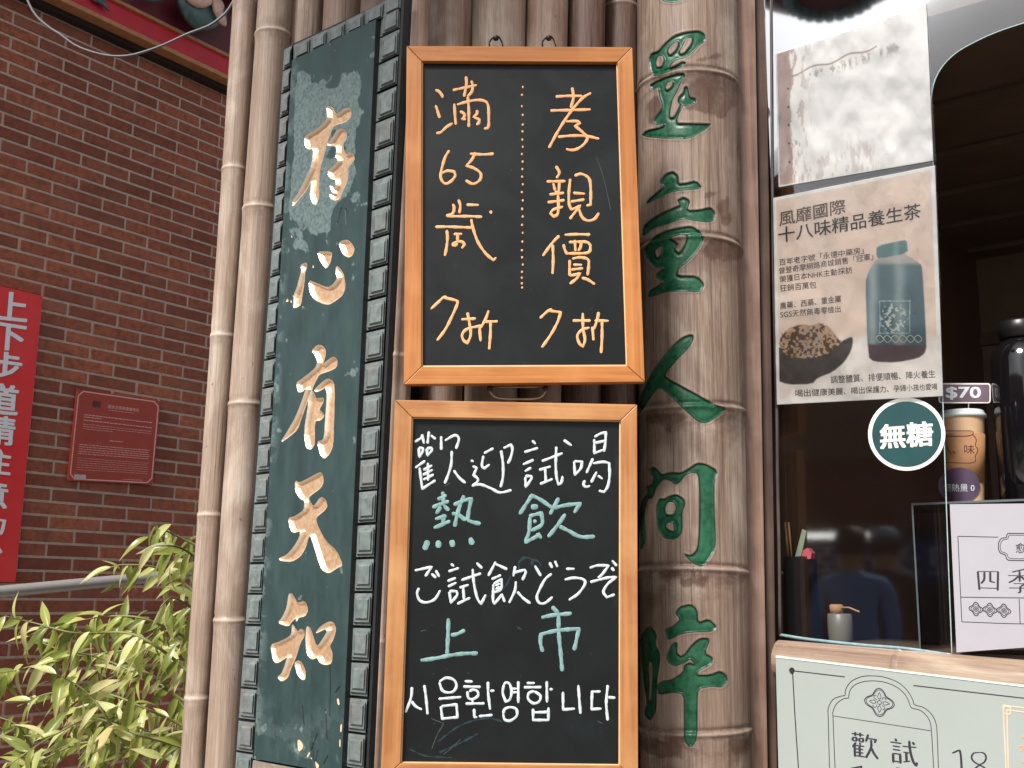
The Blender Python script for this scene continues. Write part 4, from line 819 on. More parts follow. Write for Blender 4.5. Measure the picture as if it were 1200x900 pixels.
for j in range(8):
    t = j*math.pi/4; c, s = math.cos(t), math.sin(t); R_ = lambda x, y: (544+x*c-y*s, 322+x*s+y*c+.14*(x*c-y*s)); qs.append([R_(14,0), R_(24,-8), R_(38,-4), R_(46,0) , R_(38,4), R_(24,8), R_(14,0)] if j % 2 == 0 else [R_(16,0), R_(30,-5), R_(36,6), R_(30,10)])
strokes('ornament', zs_(qs[:1]), 1.1, SHOP, SO+.0003, INK, sg, **k); strokes('ornament', zs_(qs[1:]), .7, SHOP, SO+.0003, INK, sg, corner=100, **k)
G_HUAN = [[(4,10),(50,10)],[(18,2),(18,18)],[(36,2),(36,18)],[(8,24),(8,38)],[(8,24),(22,24),(22,38)],[(8,37),(22,37)],[(32,24),(32,38)],[(32,24),(46,24),(46,38)],[(32,37),(46,37)],[(20,42),(6,62)],[(14,54),(14,99)],[(32,42),(36,50)],[(14,54),(50,54)],[(14,67),(46,67)],[(14,80),(46,80)],[(14,94),(52,94)],[(32,54),(32,94)],[(66,4),(56,34)],[(62,20),(94,20),(88,34)],[(76,24),(74,55),(54,97)],[(76,55),(84,75),(99,95)]]
G_SHI = [[(20,2),(27,11)],[(2,17),(44,17)],[(10,31),(38,31)],[(10,44),(38,44)],[(11,58),(11,94)],[(11,59),(37,59),(37,94)],[(11,88),(37,88)],[(46,27),(99,24)],[(73,2),(75,40),(84,78),(95,94),(98,80)],[(85,5),(92,15)],[(49,49),(72,49)],[(60,49),(60,82)],[(47,86),(74,79)]]
G_SI = [[(8,12),(13,96)],[(8,13),(92,13)],[(92,12),(90,96)],[(36,14),(34,48),(20,66)],[(60,14),(60,56),(80,60)],[(12,86),(91,86)]]
G_JI = [[(72,2),(22,14)],[(6,28),(94,28)],[(50,10),(50,52)],[(48,28),(28,46),(8,56)],[(52,28),(70,44),(94,54)],[(26,60),(72,60),(52,72)],[(52,70),(52,94),(42,98)],[(8,78),(94,78)]]
def glyph(lines, quad):
    f = homog(quad); return [[f(x/100, y/100) for x, y in l] for l in lines]
def zq(x0, y0, s, q): return [(x0+a/s, y0+b/s) for a, b in q]
strokes('lettering', glyph(G_HUAN, zq(890,740,3.871,[(412,450),(535,468),(540,585),(416,567)])), 2.9, SHOP, SO+.0003, INK, sg, hgt=.0002, vary=0, direc=.34, corner=40)
strokes('lettering', glyph(G_SHI, zq(890,740,3.871,[(590,480),(712,498),(718,618),(594,600)])), 3.1, SHOP, SO+.0003, INK, sg, hgt=.0002, vary=0, direc=.34, corner=40)
strokes('lettering', [[(996,901),(1010,898),(1002,915)],[(1050,900),(1066,903)]], 2, SHOP, SO+.0003, INK, sg, hgt=.0002, vary=0)
strokes('lettering', zs_([[(874,552),(908,537)],[(908,537),(914,570),(920,680)],([(1000,548),(972,552),(962,572),(975,592),(1000,606),(1024,622),(1030,648),(1012,668),(985,668),(968,650),(974,626),(998,606),(1020,592),(1028,570),(1018,552),(1000,548)],2.2)]), 2.6, SHOP, SO+.0003, INK, sg, hgt=.0002, vary=0, direc=.45, corner=60)
BEI = simple('beige_ink', C(214,190,160), .5, .3, bump=0)
strokes('line_art', zs_([[(1105,335),(1240,352)],[(1105,335),(1112,480),(1120,660)],[(1122,356),(1240,372)],[(1122,356),(1130,660)],[(1108,340),(1108,372),(1138,376),(1138,344),(1108,340)]]), 1.6, SHOP, SO+.0003, BEI, sg, **k)
strokes('lettering', zs_([[(1188,475),(1200,482)],[(1180,520),(1200,520),(1188,545)],[(1190,590),(1205,600)]]), 2, SHOP, SO+.0003, simple('orange_ink', C(206,150,110), .5, bump=0), sg, **k)

# ------------------------------------------------------------------ posters on the glass
pr = NM('printed_paper'); a_ = pr.attr('print'); pr.col(a_.outputs['Color']); PRINT = pr.set(Roughness=.5, **{'Coat Weight': .6, 'Coat Roughness': .12})
L_of = lambda *c: np.array(C(*c))
def mixc(A, B, f): return A*(1-f[...,None])+B*f[...,None]
s01 = lambda d, w_=.8: np.clip(d/w_+.5, 0, 1)
def p2paint(X, Y, Ug, Vg):
    n1 = vnoise(X, Y, 60, 5); n2 = vnoise(X, Y, 9, 6)
    col = mixc(np.broadcast_to(L_of(238,222,208), X.shape+(3,)).copy(), np.broadcast_to(L_of(220,196,178), X.shape+(3,)), np.clip(n1*1.3-.2, 0, 1)); col = mixc(col, L_of(244,238,232), sm(Y, 388, 402)*.95*(.7+.6*n2).clip(0,1))
    col = mixc(col, L_of(226,214,204), sm(X+Y*.3, 1160, 1200)*(1-sm(Y, 250, 300))*.7)
    def inside(poly): return s01(sdf(X, Y, [poly]), 1.2)
    # tea bowl
    bowl = [(905,406),(930,409),(960,407),(984,401),(998,394),(1000,398),(998,410),(990,424),(976,436),(958,443),(952,450),(924,451),(905,444)]
    col = mixc(col, L_of(232,220,206), s01(14-np.hypot((X-914)/1., (Y-455)/.9), 3)*.8)
    f = inside(bowl); bcol = mixc(np.broadcast_to(L_of(48,42,40), X.shape+(3,)).copy(), L_of(84,76,70), n2); bcol = mixc(bcol, L_of(40,34,32), sm(np.abs(Y-402+(X-950)*.05), 4, 0)*.9); col = mixc(col, bcol, f)
    herb = [(912,405),(915,392),(926,384),(938,380),(950,382),(962,378),(972,384),(980,394),(988,402),(975,412),(950,420),(925,418)]
    hn = vnoise(X, Y, 3.2, 9, 3); hc = mixc(np.broadcast_to(L_of(84,58,42), X.shape+(3,)).copy(), L_of(196,164,132), sm(hn, .42, .62)); hc = mixc(hc, L_of(150,150,146), sm(hn, .55, .7)*s01(16-np.hypot(X-946, Y-404), 8)); col = mixc(col, hc, s01(sdf(X, Y, [herb])+4*(hn-.5), 1.2))
    # bottle
    body = [(1018,318),(1024,308),(1030,302),(1030,298),(1060,294),(1062,299),(1078,308),(1081,314),(1086,405),(1084,414),(1076,420),(1050,425),(1024,424),(1017,418),(1014,330)]
    f = inside(body); gx = (X-1014)/72; bc = mixc(np.broadcast_to(L_of(64,98,106), X.shape+(3,)).copy(), L_of(150,168,170), np.exp(-((gx-.12)/.08)**2)+.8*np.exp(-((gx-.55)/.10)**2)); bc = mixc(bc, L_of(70,104,110), np.exp(-((gx-.38)/.09)**2)*.7); bc = mixc(bc, L_of(84,62,66), sm(Y-(X-1050)*.02, 402, 406))
    bc = mixc(bc, L_of(196,186,178), (1-sm(Y, 306, 312))*.75); col = mixc(col, bc, f)
    cap = [(1027,288),(1060,281),(1063,283),(1064,297),(1030,303),(1027,300)]; col = mixc(col, mixc(np.broadcast_to(L_of(72,118,116), X.shape+(3,)).copy(), L_of(110,150,146), sm(np.abs(X-1050), 6, 0)), inside(cap))
    orn_ = vnoise(X, Y, 2.6, 21, 2); lab = s01(12-np.hypot((X-1047)/1.3, (Y-375)/1.6), 4)*sm(orn_, .55, .62); col = mixc(col, L_of(214,222,214), lab*.9*f)
    fr_ = np.minimum(np.abs(X-1031-(Y-350)*.0), np.abs(X-1066)); box = ((Y > 352) & (Y < 391) & (X > 1030) & (X < 1067)); col = mixc(col, L_of(200,212,208), (box & ((fr_ < .5) | (np.abs(Y-352.7) < .6) | (np.abs(Y-390.5) < .6))).astype(float)*.6)
    # white margin
    m_ = np.minimum.reduce([Ug*192, (1-Ug)*192, Vg*262, (1-Vg)*262]); col = mixc(col, L_of(238,238,234), s01(4.2-m_, .8)); return col
def poster(name, quad, label, paint, step=.8, off=.003):
    r_ = empty(name, SHOP.P((quad[2][0]+quad[3][0])/2, (quad[2][1]+quad[3][1])/2, off), label, 'poster')
    m = MB(); m.qbox(SHOP, quad, off-.0022, off); m.build('backing', SGE, r_); canvas('print', quad, SHOP, off+.0003, step, paint, PRINT, r_); return r_
P2Q = [(906,232),(1095.5,194),(1105,464),(910,474)]
po2 = poster('tea_poster', P2Q, 'beige poster with a teal bottle, a herb bowl and Chinese text on the shop glass', p2paint)
DKT = simple('brown_black_ink', C(66,54,48), .5, .3, bump=0); PO = .0038
def zp(q): return zq(900, 210, 3.3333, q)
text('lettering', '風靡國際', zp([(42,128),(300,75),(302,132),(44,185)]), SHOP, PO, simple('brown_ink', C(110,88,74), .5, bump=0), po2, bold=.012)
text('lettering', '十八味精品養生茶', zp([(40,190),(595,92),(597,152),(42,250)]), SHOP, PO, DKT, po2, bold=.008)
text('lettering', '百年老字號「永德中藥房」', zp([(44,312),(372,264),(373,291),(45,338)]), SHOP, PO, DKT, po2)
text('lettering', '曾登奇摩網路商城銷售「冠軍」', zp([(44,345),(410,288),(411,315),(45,371)]), SHOP, PO, DKT, po2)
text('lettering', '榮獲日本NHK主動採訪', zp([(45,378),(328,340),(329,367),(46,404)]), SHOP, PO, DKT, po2)
text('lettering', '狂銷百萬包', zp([(46,413),(188,398),(189,425),(47,440)]), SHOP, PO, DKT, po2)
text('lettering', '農藥、西藥、重金屬', zp([(46,482),(284,453),(285,480),(47,509)]), SHOP, PO, DKT, po2)
text('lettering', 'SGS天然無毒零檢出', zp([(47,515),(283,493),(284,520),(48,543)]), SHOP, PO, DKT, po2)
text('lettering', '調整體質、排便順暢、降火養生', zp([(244,768),(652,745),(654,775),(246,798)]), SHOP, PO, DKT, po2)
text('lettering', '喝出健康美麗、喝出保護力、孕婦小孩也愛喝', zp([(106,822),(660,797),(661,822),(107,852)]), SHOP, PO, DKT, po2)
strokes('line_art', [quatre(x, 397-(x-1050)*.0, 4.2, 4.0, 24, amp=.05) for x in (1031,1040,1049,1058,1067,1076)], .7, SHOP, PO, simple('cream_ink', C(224,220,200), .5, bump=0), po2, **k)
def p1paint(X, Y, Ug, Vg):
    n1 = vnoise(X, Y, 40, 31); n2 = vnoise(X*2.5, Y*.8, 9, 32); base = np.broadcast_to(L_of(252,250,248), X.shape+(3,)).copy()  # white base colour holds the sleeve's glare, painted into the print
    base = mixc(base, L_of(188,164,154), s01(19-Ug*178+5*(n2-.5), 2)); base = mixc(base, L_of(204,190,184), .6*sm(Vg+.25*(n2-.5), .72, .86)*sm(vnoise(X*3, Y, 10, 34), .45, .62)*(1-sm(Ug, .55, .85)))
    base = mixc(base, L_of(176,150,140), sm(vnoise(X*1.6, Y*.5, 7, 35), .56, .64)*sm(Ug*178, 60, 16)*.8)
    yt = 66-(X-909)*.335+28; base = mixc(base, L_of(150,124,114), s01(1.1-np.abs(Y-yt-2*np.sin(X*.15)), .8)*(Ug < .7)*(Ug > .12)*.8)
    base = mixc(base, L_of(170,160,156), sm(vnoise(X*2.2, Y, 8, 36), .54, .62)*np.exp(-((Y-yt-9)/6)**2)*(Ug > .2)*(Ug < .85)*.8)
    dd = np.full(X.shape, 9.); 
    for yy in (104,125.5,146.5,168,190): dd = np.minimum(dd, np.hypot(X-(923.5+(yy-104)*.02), Y-yy))
    base = mixc(base, L_of(40,34,34), s01(1.3-dd, .8)); m_ = np.minimum.reduce([Ug*178, Vg*190, (1-Vg)*190]); return mixc(base, L_of(240,240,238), s01(1.8-m_, .8))
P1Q = [(908.8,62.5),(1085.3,3.5),(1093.5,188),(912.5,219)]
po1 = poster('sleeved_poster', P1Q, 'upper poster in a shiny plastic sleeve washed out white, with a dotted pink margin', p1paint)
# crinkled clear sleeve
def sleeve_mat(nm_, IOR_):
    cf = bpy.data.materials.new(nm_); cf.use_nodes = True; n = cf.node_tree.nodes; n.clear(); l = cf.node_tree.links.new
    o_ = n.new('ShaderNodeOutputMaterial'); mx = n.new('ShaderNodeMixShader'); fr = n.new('ShaderNodeFresnel'); fr.inputs['IOR'].default_value = IOR_; tr = n.new('ShaderNodeBsdfTransparent'); gs = n.new('ShaderNodeBsdfGlossy'); gs.inputs['Roughness'].default_value = .12
    nz = n.new('ShaderNodeTexNoise'); nz.inputs['Scale'].default_value = 26; nz.inputs['Detail'].default_value = 7; mp = n.new('ShaderNodeMapping'); mp.inputs['Scale'].default_value = (1,1,.4); tc = n.new('ShaderNodeTexCoord'); bp = n.new('ShaderNodeBump'); bp.inputs['Strength'].default_value = .5; bp.inputs['Distance'].default_value = .004
    l(tc.outputs['Object'], mp.inputs[0]); l(mp.outputs[0], nz.inputs['Vector']); l(nz.outputs['Fac'], bp.inputs['Height']); l(bp.outputs[0], gs.inputs['Normal']); l(bp.outputs[0], fr.inputs['Normal']); l(fr.outputs[0], mx.inputs[0]); l(tr.outputs[0], mx.inputs[1]); l(gs.outputs[0], mx.inputs[2]); l(mx.outputs[0], o_.inputs[0])
    return cf
SLEEVE = sleeve_mat('clear_sleeve', 1.5)
def sleeve(quad, parent, off, amp, seed):
    f = homog(quad); nx = ny = 40; U_, V_ = np.meshgrid(np.linspace(0,1,nx), np.linspace(0,1,ny)); X, Y = f(U_, V_); hh = amp*(vnoise(X*1.0, Y*.5, 30, seed)-.3); VV = []
    for x, y, h in zip(X.ravel(), Y.ravel(), hh.ravel()): VV.append(SHOP.P(x, y, off+h))
    mk('sleeve', VV, gridfaces(ny, nx).tolist(), SLEEVE, parent, True)
sleeve([(905,62),(1087,2),(1097,190),(909,222)], po1, .0055, .004, 41)
SLEEVE = sleeve_mat('clear_sleeve_flat', 1.5); sleeve([(904,230),(1097,192),(1107,467),(908,477)], po2, .0055, .002, 42)
# round sugar-free sticker
st = empty('round_sticker', SHOP.P(1062.5, 550, .004), 'round teal sticker with a white ring, stuck on the glass below the tea poster', 'sticker')
def disc(name, cx, cy, rx, ry, o0, o1, mat, par, pl=SHOP):
    g = MB(); fr_ = [pl.P(cx+rx*math.cos(t), cy+ry*math.sin(t)+.0*rx, o1) for t in [2*math.pi*i/56 for i in range(56)]]; g.prism(fr_[::-1], -pl.n*(o1-o0)); return g.build(name, mat, par)
disc('white_ring', 1062.5, 508.8, 45.3, 42.8, .0015, .0028, SGE, st); disc('teal_disc', 1062.5, 508.8, 40.6, 38.3, .0028, .0034, simple('teal_print', C(24,66,68), .4, .5, var=.15, scale=20, bump=.05), st)
text('lettering', '無糖', [(1031.5,498),(1092.5,493.5),(1093,522),(1032,526)], SHOP, .0037, SGE, st, bold=.032)

# ------------------------------------------------------------------ inside the shop
BRN = simple('dark_brown_wood', C(100,82,70), .55, .4, var=.2, scale=5, bump=.1); BRN2 = simple('ceiling_board', C(88,66,54), .5, .4, var=.2, scale=4, bump=.1)
D_ = -1.75
g = MB(); g.pbox(SHOP, -.04, 2.3, 0, 3.0, D_-.05, D_); tag(g.build('interior_wall', BRN), kind='structure')
g = MB(); g.pbox(SHOP, -.08, -.02, 0, 3.0, D_, -.13); tag(g.build('interior_wall', BRN2), kind='structure')
g = MB(); g.pbox(SHOP, 2.2, 2.3, 0, 3.0, D_, 0); tag(g.build('interior_wall', BRN2), kind='structure')
ce = None
g = MB(); g.pbox(SHOP, -.04, 2.3, 2.73, 2.8, D_, -.08); ce = tag(g.build('ceiling', BRN2), kind='structure')
for i in range(6):
    g = MB(); o0 = -.20-i*.29; g.pbox(SHOP, -.02, 2.2, 2.715, 2.731, o0-.24, o0); g.build('ceiling_plank', BRN, ce)
g = MB(); g.pbox(SHOP, -.02, 2.2, 2.42, 2.46, D_, D_+.02); g.build('wall_batten', BRN2, None); tag(bpy.context.scene.objects['wall_batten'], kind='structure')
g = MB(); g.pbox(SHOP, -.02, 2.2, 0, .1, D_, -.12); tag(g.build('floor', BRN2), kind='structure')
CT = SHOP.P(1000, 752, -.05).z
g = MB(); g.pbox(SHOP, 0, 2.2, CT-.05, CT-.012, -.62, -.035); cnt = g.build('counter', BRN); tag(cnt, 'dark wooden serving counter just inside the window glass', 'counter')
BLK = simple('black_plastic', C(22,20,22), .35, .5, var=.1, bump=0)
def srv(px, py, dep_): return SHOP.P(px, py, -dep_)
# acrylic riser
ACR = gl
rs_ = empty('acrylic_riser', srv(1110, 760, .14), 'clear acrylic riser box behind the glass carrying the paper cup', 'display box')
a, b = SHOP.uz(1075, 700, -.07)[0], SHOP.uz(1215, 700, -.07)[0]; zt_p = srv(1120, 592, .14).z
def panel(u0, u1, z0, z1, o0, o1, nm, mat): g = MB(); g.pbox(SHOP, u0, u1, z0, z1, o0, o1); g.build(nm, mat, rs_)
panel(a, a+.004, CT-.01, zt_p-.005, -.24, -.07, 'side_panel', ACR); panel(a, b, zt_p-.005, zt_p, -.24, -.07, 'top_panel', ACR); panel(b-.004, b, CT-.01, zt_p-.005, -.24, -.07, 'side_panel', ACR)
GE2 = simple('acrylic_edge', C(92,100,102), .3, .6, bump=0); panel(a-.001, a+.002, CT-.01, zt_p+.001, -.07, -.068, 'edge_strip', GE2); panel(a+.002, b, zt_p-.003, zt_p+.001, -.0695, -.0675, 'edge_strip', GE2)
KR = simple('paper_kraft', C(168,124,88), .7, .3, var=.08, scale=40); CUPW = simple('paper_cup', C(206,170,134), .55, .4, var=.04)
cup = empty('paper_cup', srv(1134, 592, .155), 'paper cup with kraft sleeve, white lid and round purple label, half behind the glass', 'cup'); cup.location.z = zt_p
cpos = Vector(cup.location); cy = (cpos-CAM).dot(Fw); rad = 25.5/F*cy; hc = srv(1134, 487, .155).z-cpos.z
g = MB(); g.lathe(cpos, [(rad*.70,.0005),(rad*.72,.004),(rad*.97,hc-.002),(rad*.97,hc)], 40); g.build('cup_body', CUPW, cup, smooth=False)
lf = lambda t: rad*(.715+.262*t)
g = MB(); g.lathe(cpos+Vector((0,0,hc*.24)), [(lf(.24)+.0012,0),(lf(.78)+.0012,hc*.54)], 40); g.build('sleeve', KR, cup, smooth=True)
LID = simple('white_lid', C(206,214,214), .35, .5, var=.03, bump=0)
g = MB(); g.lathe(cpos+Vector((0,0,hc-.006)), [(rad*1.0,0),(rad*1.07,.002),(rad*1.07,.006),(rad*1.01,.008),(rad*.96,.014),(rad*.9,.015),(rad*.2,.0135)], 40); g.build('lid', LID, cup, smooth=True)
pc = plane_vp(1134, 600, 1, -780); pc.o = cpos.copy(); 
def cyl_surf(rfun, extra):
    def f(px, py):
        r = ray(px, py); R_ = rad
        for _ in range(4):
            # intersect vertical cylinder of radius R_ about cpos
            ox, oy = CAM.x-cpos.x, CAM.y-cpos.y; A_ = r.x**2+r.y**2; B_ = 2*(ox*r.x+oy*r.y); C_ = ox*ox+oy*oy-R_*R_; d_ = max(0, B_*B_-4*A_*C_); t = (-B_-math.sqrt(d_))/(2*A_); p = CAM+r*t; R_ = lf(min(1, max(0, (p.z-cpos.z)/hc)))+extra
        return p
    return f
cs = cyl_surf(None, .0016); cs2 = cyl_surf(None, .0024); cs3 = cyl_surf(None, .0032)
RB_ = simple('dark_red_ink', C(86,36,34), .5, bump=0)
text('lettering', '八、味', [(1102,521),(1142,521),(1142,532),(1102,532)], None, 0, RB_, cup, bold=.01, surf=cs)
PUR = simple('purple_label', C(84,66,88), .45, .4, var=.06, bump=0)
rr_ = [0,.2,.4,.6,.8,1]; VV = []; FF = []
for i, q in enumerate(rr_):
    for j in range(40): t = 2*math.pi*j/40; VV.append(cs2(1124+24.5*q*math.cos(t), 569+21*q*math.sin(t)))
FF = [(i*40+j, i*40+(j+1)%40, (i+1)*40+(j+1)%40, (i+1)*40+j) for i in range(5) for j in range(40)]
mk('round_label', VV, FF, PUR, cup, True)
text('lettering', '超熱量 0', [(1105,567),(1142,567),(1142,576),(1105,576)], None, 0, WHITEP, cup, bold=.01, surf=cs3)
class CS:
    def P(s, x, y, off=0): return cs(x, y)
strokes('line_art', [[(1108,505),(1138,505),(1140,509),(1132,511),(1108,511)],[(1140,509),(1144,515),(1143,522),(1146,527),(1143,534),(1140,542),(1108,542)]], .8, CS(), 0, RB_, cup, **k)
# price card
pcard = empty('price_card', srv(1135, 472, .13), 'small purple price card with a pale rim reading $70 above the paper cup lid', 'price card'); PP = Plane(srv(1135, 472, .13), (1, -.12))
def rrect(x0, y0, x1, y1, r, n=5):
    out = []
    for cx, cy_, a0 in ((x1-r,y0+r,-90),(x1-r,y1-r,0),(x0+r,y1-r,90),(x0+r,y0+r,180)): out += [(cx+r*math.cos(math.radians(a0+90*i/n)), cy_+r*math.sin(math.radians(a0+90*i/n))) for i in range(n+1)]
    return out
def slab(name, pts, pl, o0, o1, mat, par): g = MB(); g.prism([pl.P(x, y, o1) for x, y in pts][::-1], -pl.n*(o1-o0)); return g.build(name, mat, par)
slab('card', rrect(1100,449,1161,472.5,3.5), PP, 0, .0012, SGE, pcard); slab('face', rrect(1101.6,450.6,1159.4,471,2.5), PP, .0012, .0016, simple('mauve_print', C(104,86,98), .5, bump=0), pcard)
text('lettering', '$70', [(1109,453.5),(1149,453.5),(1149,468),(1109,468)], PP, .0019, WHITEP, pcard, bold=.04)
g = MB(); g.tube([PP.P(1135,472,.0), PP.P(1135,487,-.0)], .0012, 6); g.build('pin', STEEL, pcard)
# white counter sign
cs_ = empty('counter_sign', SHOP.P(1160, 762, .01), 'white counter sign with an ornamental black line frame and large characters standing on the sill', 'sign'); CP = Plane(SHOP.P(1116, 700, .012), tuple((SHOP.d+Vector((.12,.18,0)))[:2]))
g = MB(); g.qbox(CP, [(1113,591),(1290,589),(1296,752),(1121,764.5)], -.03, .002); g.build('box', simple('white_card', C(166,163,170), .5, .4, var=.02, bump=0), cs_)
zc_ = lambda L_: zt(1080, 570, 4.286, L_)
strokes('line_art', zc_([[(385,255),(182,250),(202,680),(495,690),(700,684)],[(198,556),(560,560),(700,556)],[(490,565),(495,690)]]), .9, CP, .0023, INK, cs_, corner=30, **k)
strokes('line_art', zc_([[(700,238),(470,236),(432,238),(425,256),(400,262),(386,290),(392,330),(420,345),(430,366),(470,372),(700,370)]]), 1.1, CP, .0023, INK, cs_, corner=120, **k)
strokes('line_art', zc_([[(700,247),(470,245),(440,247),(432,263),(408,270),(395,295),(400,325),(426,337),(438,357),(470,363),(700,361)]]), .7, CP, .0023, INK, cs_, corner=120, **k)
for cx in (273,343,413):
    strokes('ornament', zc_([quatre(cx, 620+(cx-343)*.06, 30, 29)]), 1.1, CP, .0023, INK, cs_, **k)
    strokes('ornament', zc_([quatre(cx, 620+(cx-343)*.06, 22, 21), quatre(cx, 620+(cx-343)*.06, 12, 11), quatre(cx, 620+(cx-343)*.06, 5, 5)]), .7, CP, .0023, INK, cs_, **k)
strokes('lettering', glyph(G_SI, zq(1080,570,4.286,[(272,412),(394,412),(394,528),(276,524)])), 2.6, CP, .0023, INK, cs_, hgt=.0002, vary=0, direc=.32, corner=40)
strokes('lettering', glyph(G_JI, zq(1080,570,4.286,[(424,412),(560,412),(560,538),(428,536)])), 2.6, CP, .0023, INK, cs_, hgt=.0002, vary=0, direc=.32, corner=40)
text('lettering', '愈', zq(1080,570,4.286,[(472,284),(520,284),(520,334),(472,334)]), CP, .0025, INK, cs_)
# dark bottle at the right edge
bt = empty('tea_bottle', srv(1211, 592, .16), 'dark glass tea bottle with a black cap at the right edge of the serving opening', 'bottle'); bt.location.z = zt_p; bp_ = Vector(bt.location); by = (bp_-CAM).dot(Fw); bh = srv(1211, 396, .16).z-bp_.z; br = 36/F*by
bgm = NM('dark_bottle_glass'); bgm.col((.006,.005,.006)); BOT = bgm.set(Roughness=.08, **{'Specular IOR Level': .8})
g = MB(); g.lathe(bp_, [(br*.9,.0005),(br,.006),(br,bh*.86),(br*.93,bh*.93),(br*.62,bh*.985),(br*.55,bh)], 40); g.build('glass_body', BOT, bt, smooth=True)
g = MB(); g.lathe(bp_+Vector((0,0,bh)), [(br*.52,-.001),(br*.66,.001),(br*.66,.030),(br*.6,.034),(br*.1,.0345)], 32); g.build('cap', BLK, bt, smooth=True)
# things behind the lower left of the glass
bx = empty('utensil_box', srv(932, 745, .10), 'black utensil box standing behind the lower left corner of the window glass', 'box'); bx.location.z = CT-.012
u0, u1 = SHOP.uz(921, 700, -.10)[0], SHOP.uz(944, 700, -.10)[0]; zb = srv(932, 652, .10).z
for q in ((u0,u1,-.165,-.16),(u0,u1,-.104,-.10),(u0,u0+.003,-.16,-.104),(u1-.003,u1,-.16,-.104)):
    g = MB(); g.pbox(SHOP, q[0], q[1], CT-.011, zb, q[2], q[3]); g.build('side', BLK, bx)
g = MB(); g.pbox(SHOP, u0+.003, u1-.003, CT-.011, CT-.006, -.16, -.104); g.build('bottom', BLK, bx)
def slant(nm, pts, r, mat, label, cat, grp=None):
    g = MB(); g.tube([srv(x, y, .13) for x, y in pts], r, 8); o = g.build(nm, mat, smooth=True); tag(o, label, cat, grp)
SAGE = simple('sage_card', C(132,146,128), .5); PNK = simple('pink_paper', C(196,84,100), .5)
g = MB(); g.prism([srv(x, y, .125) for x, y in [(931,655),(938,655),(945,622),(940,620)]], SHOP.n*-.004); tag(g.build('folded_card', SAGE), 'sage green folded card leaning out of the black utensil box', 'card')
g = MB(); g.prism([srv(x, y, .115) for x, y in [(939,655),(950,655),(951,648),(946,642),(941,645)]], SHOP.n*-.02); tag(g.build('paper_packet', PNK), 'small pink packet at the right corner of the black utensil box', 'packet')
for x, lb_ in ((921,'left'),(925,'right')): slant('wooden_stick', [(x+3,655),(x-1,612)], .0022, KR, f'{lb_}hand one of two thin wooden sticks in the black utensil box', 'stick', 'sticks in the utensil box')
tb = empty('tea_jar', srv(985, 742, .16), 'pale ceramic tea jar with a bamboo scoop standing behind the window glass', 'jar'); tb.location.z = CT-.012; tp = Vector(tb.location); ty = (tp-CAM).dot(Fw)
jr = 14.5/F*ty; jh = srv(985, 719, .16).z-tp.z; CER = simple('ceramic', C(112,106,100), .4, .5, var=.05)
g = MB(); g.lathe(tp, [(jr*.75,.0005),(jr*.95,.01),(jr,jh*.5),(jr*.98,jh-.002),(jr*.9,jh)], 32); g.build('jar_body', CER, tb, smooth=True)
g = MB(); g.lathe(tp+Vector((-.006,0,jh)), [(jr*.55,0),(jr*.55,.016),(jr*.4,.018)], 24); g.build('lid_knob', KR, tb, smooth=True)
g = MB(); g.tube([srv(986,712,.15), srv(995,712,.15), srv(1007,717,.13)], .0018, 8); g.build('scoop', KR, tb, smooth=True)
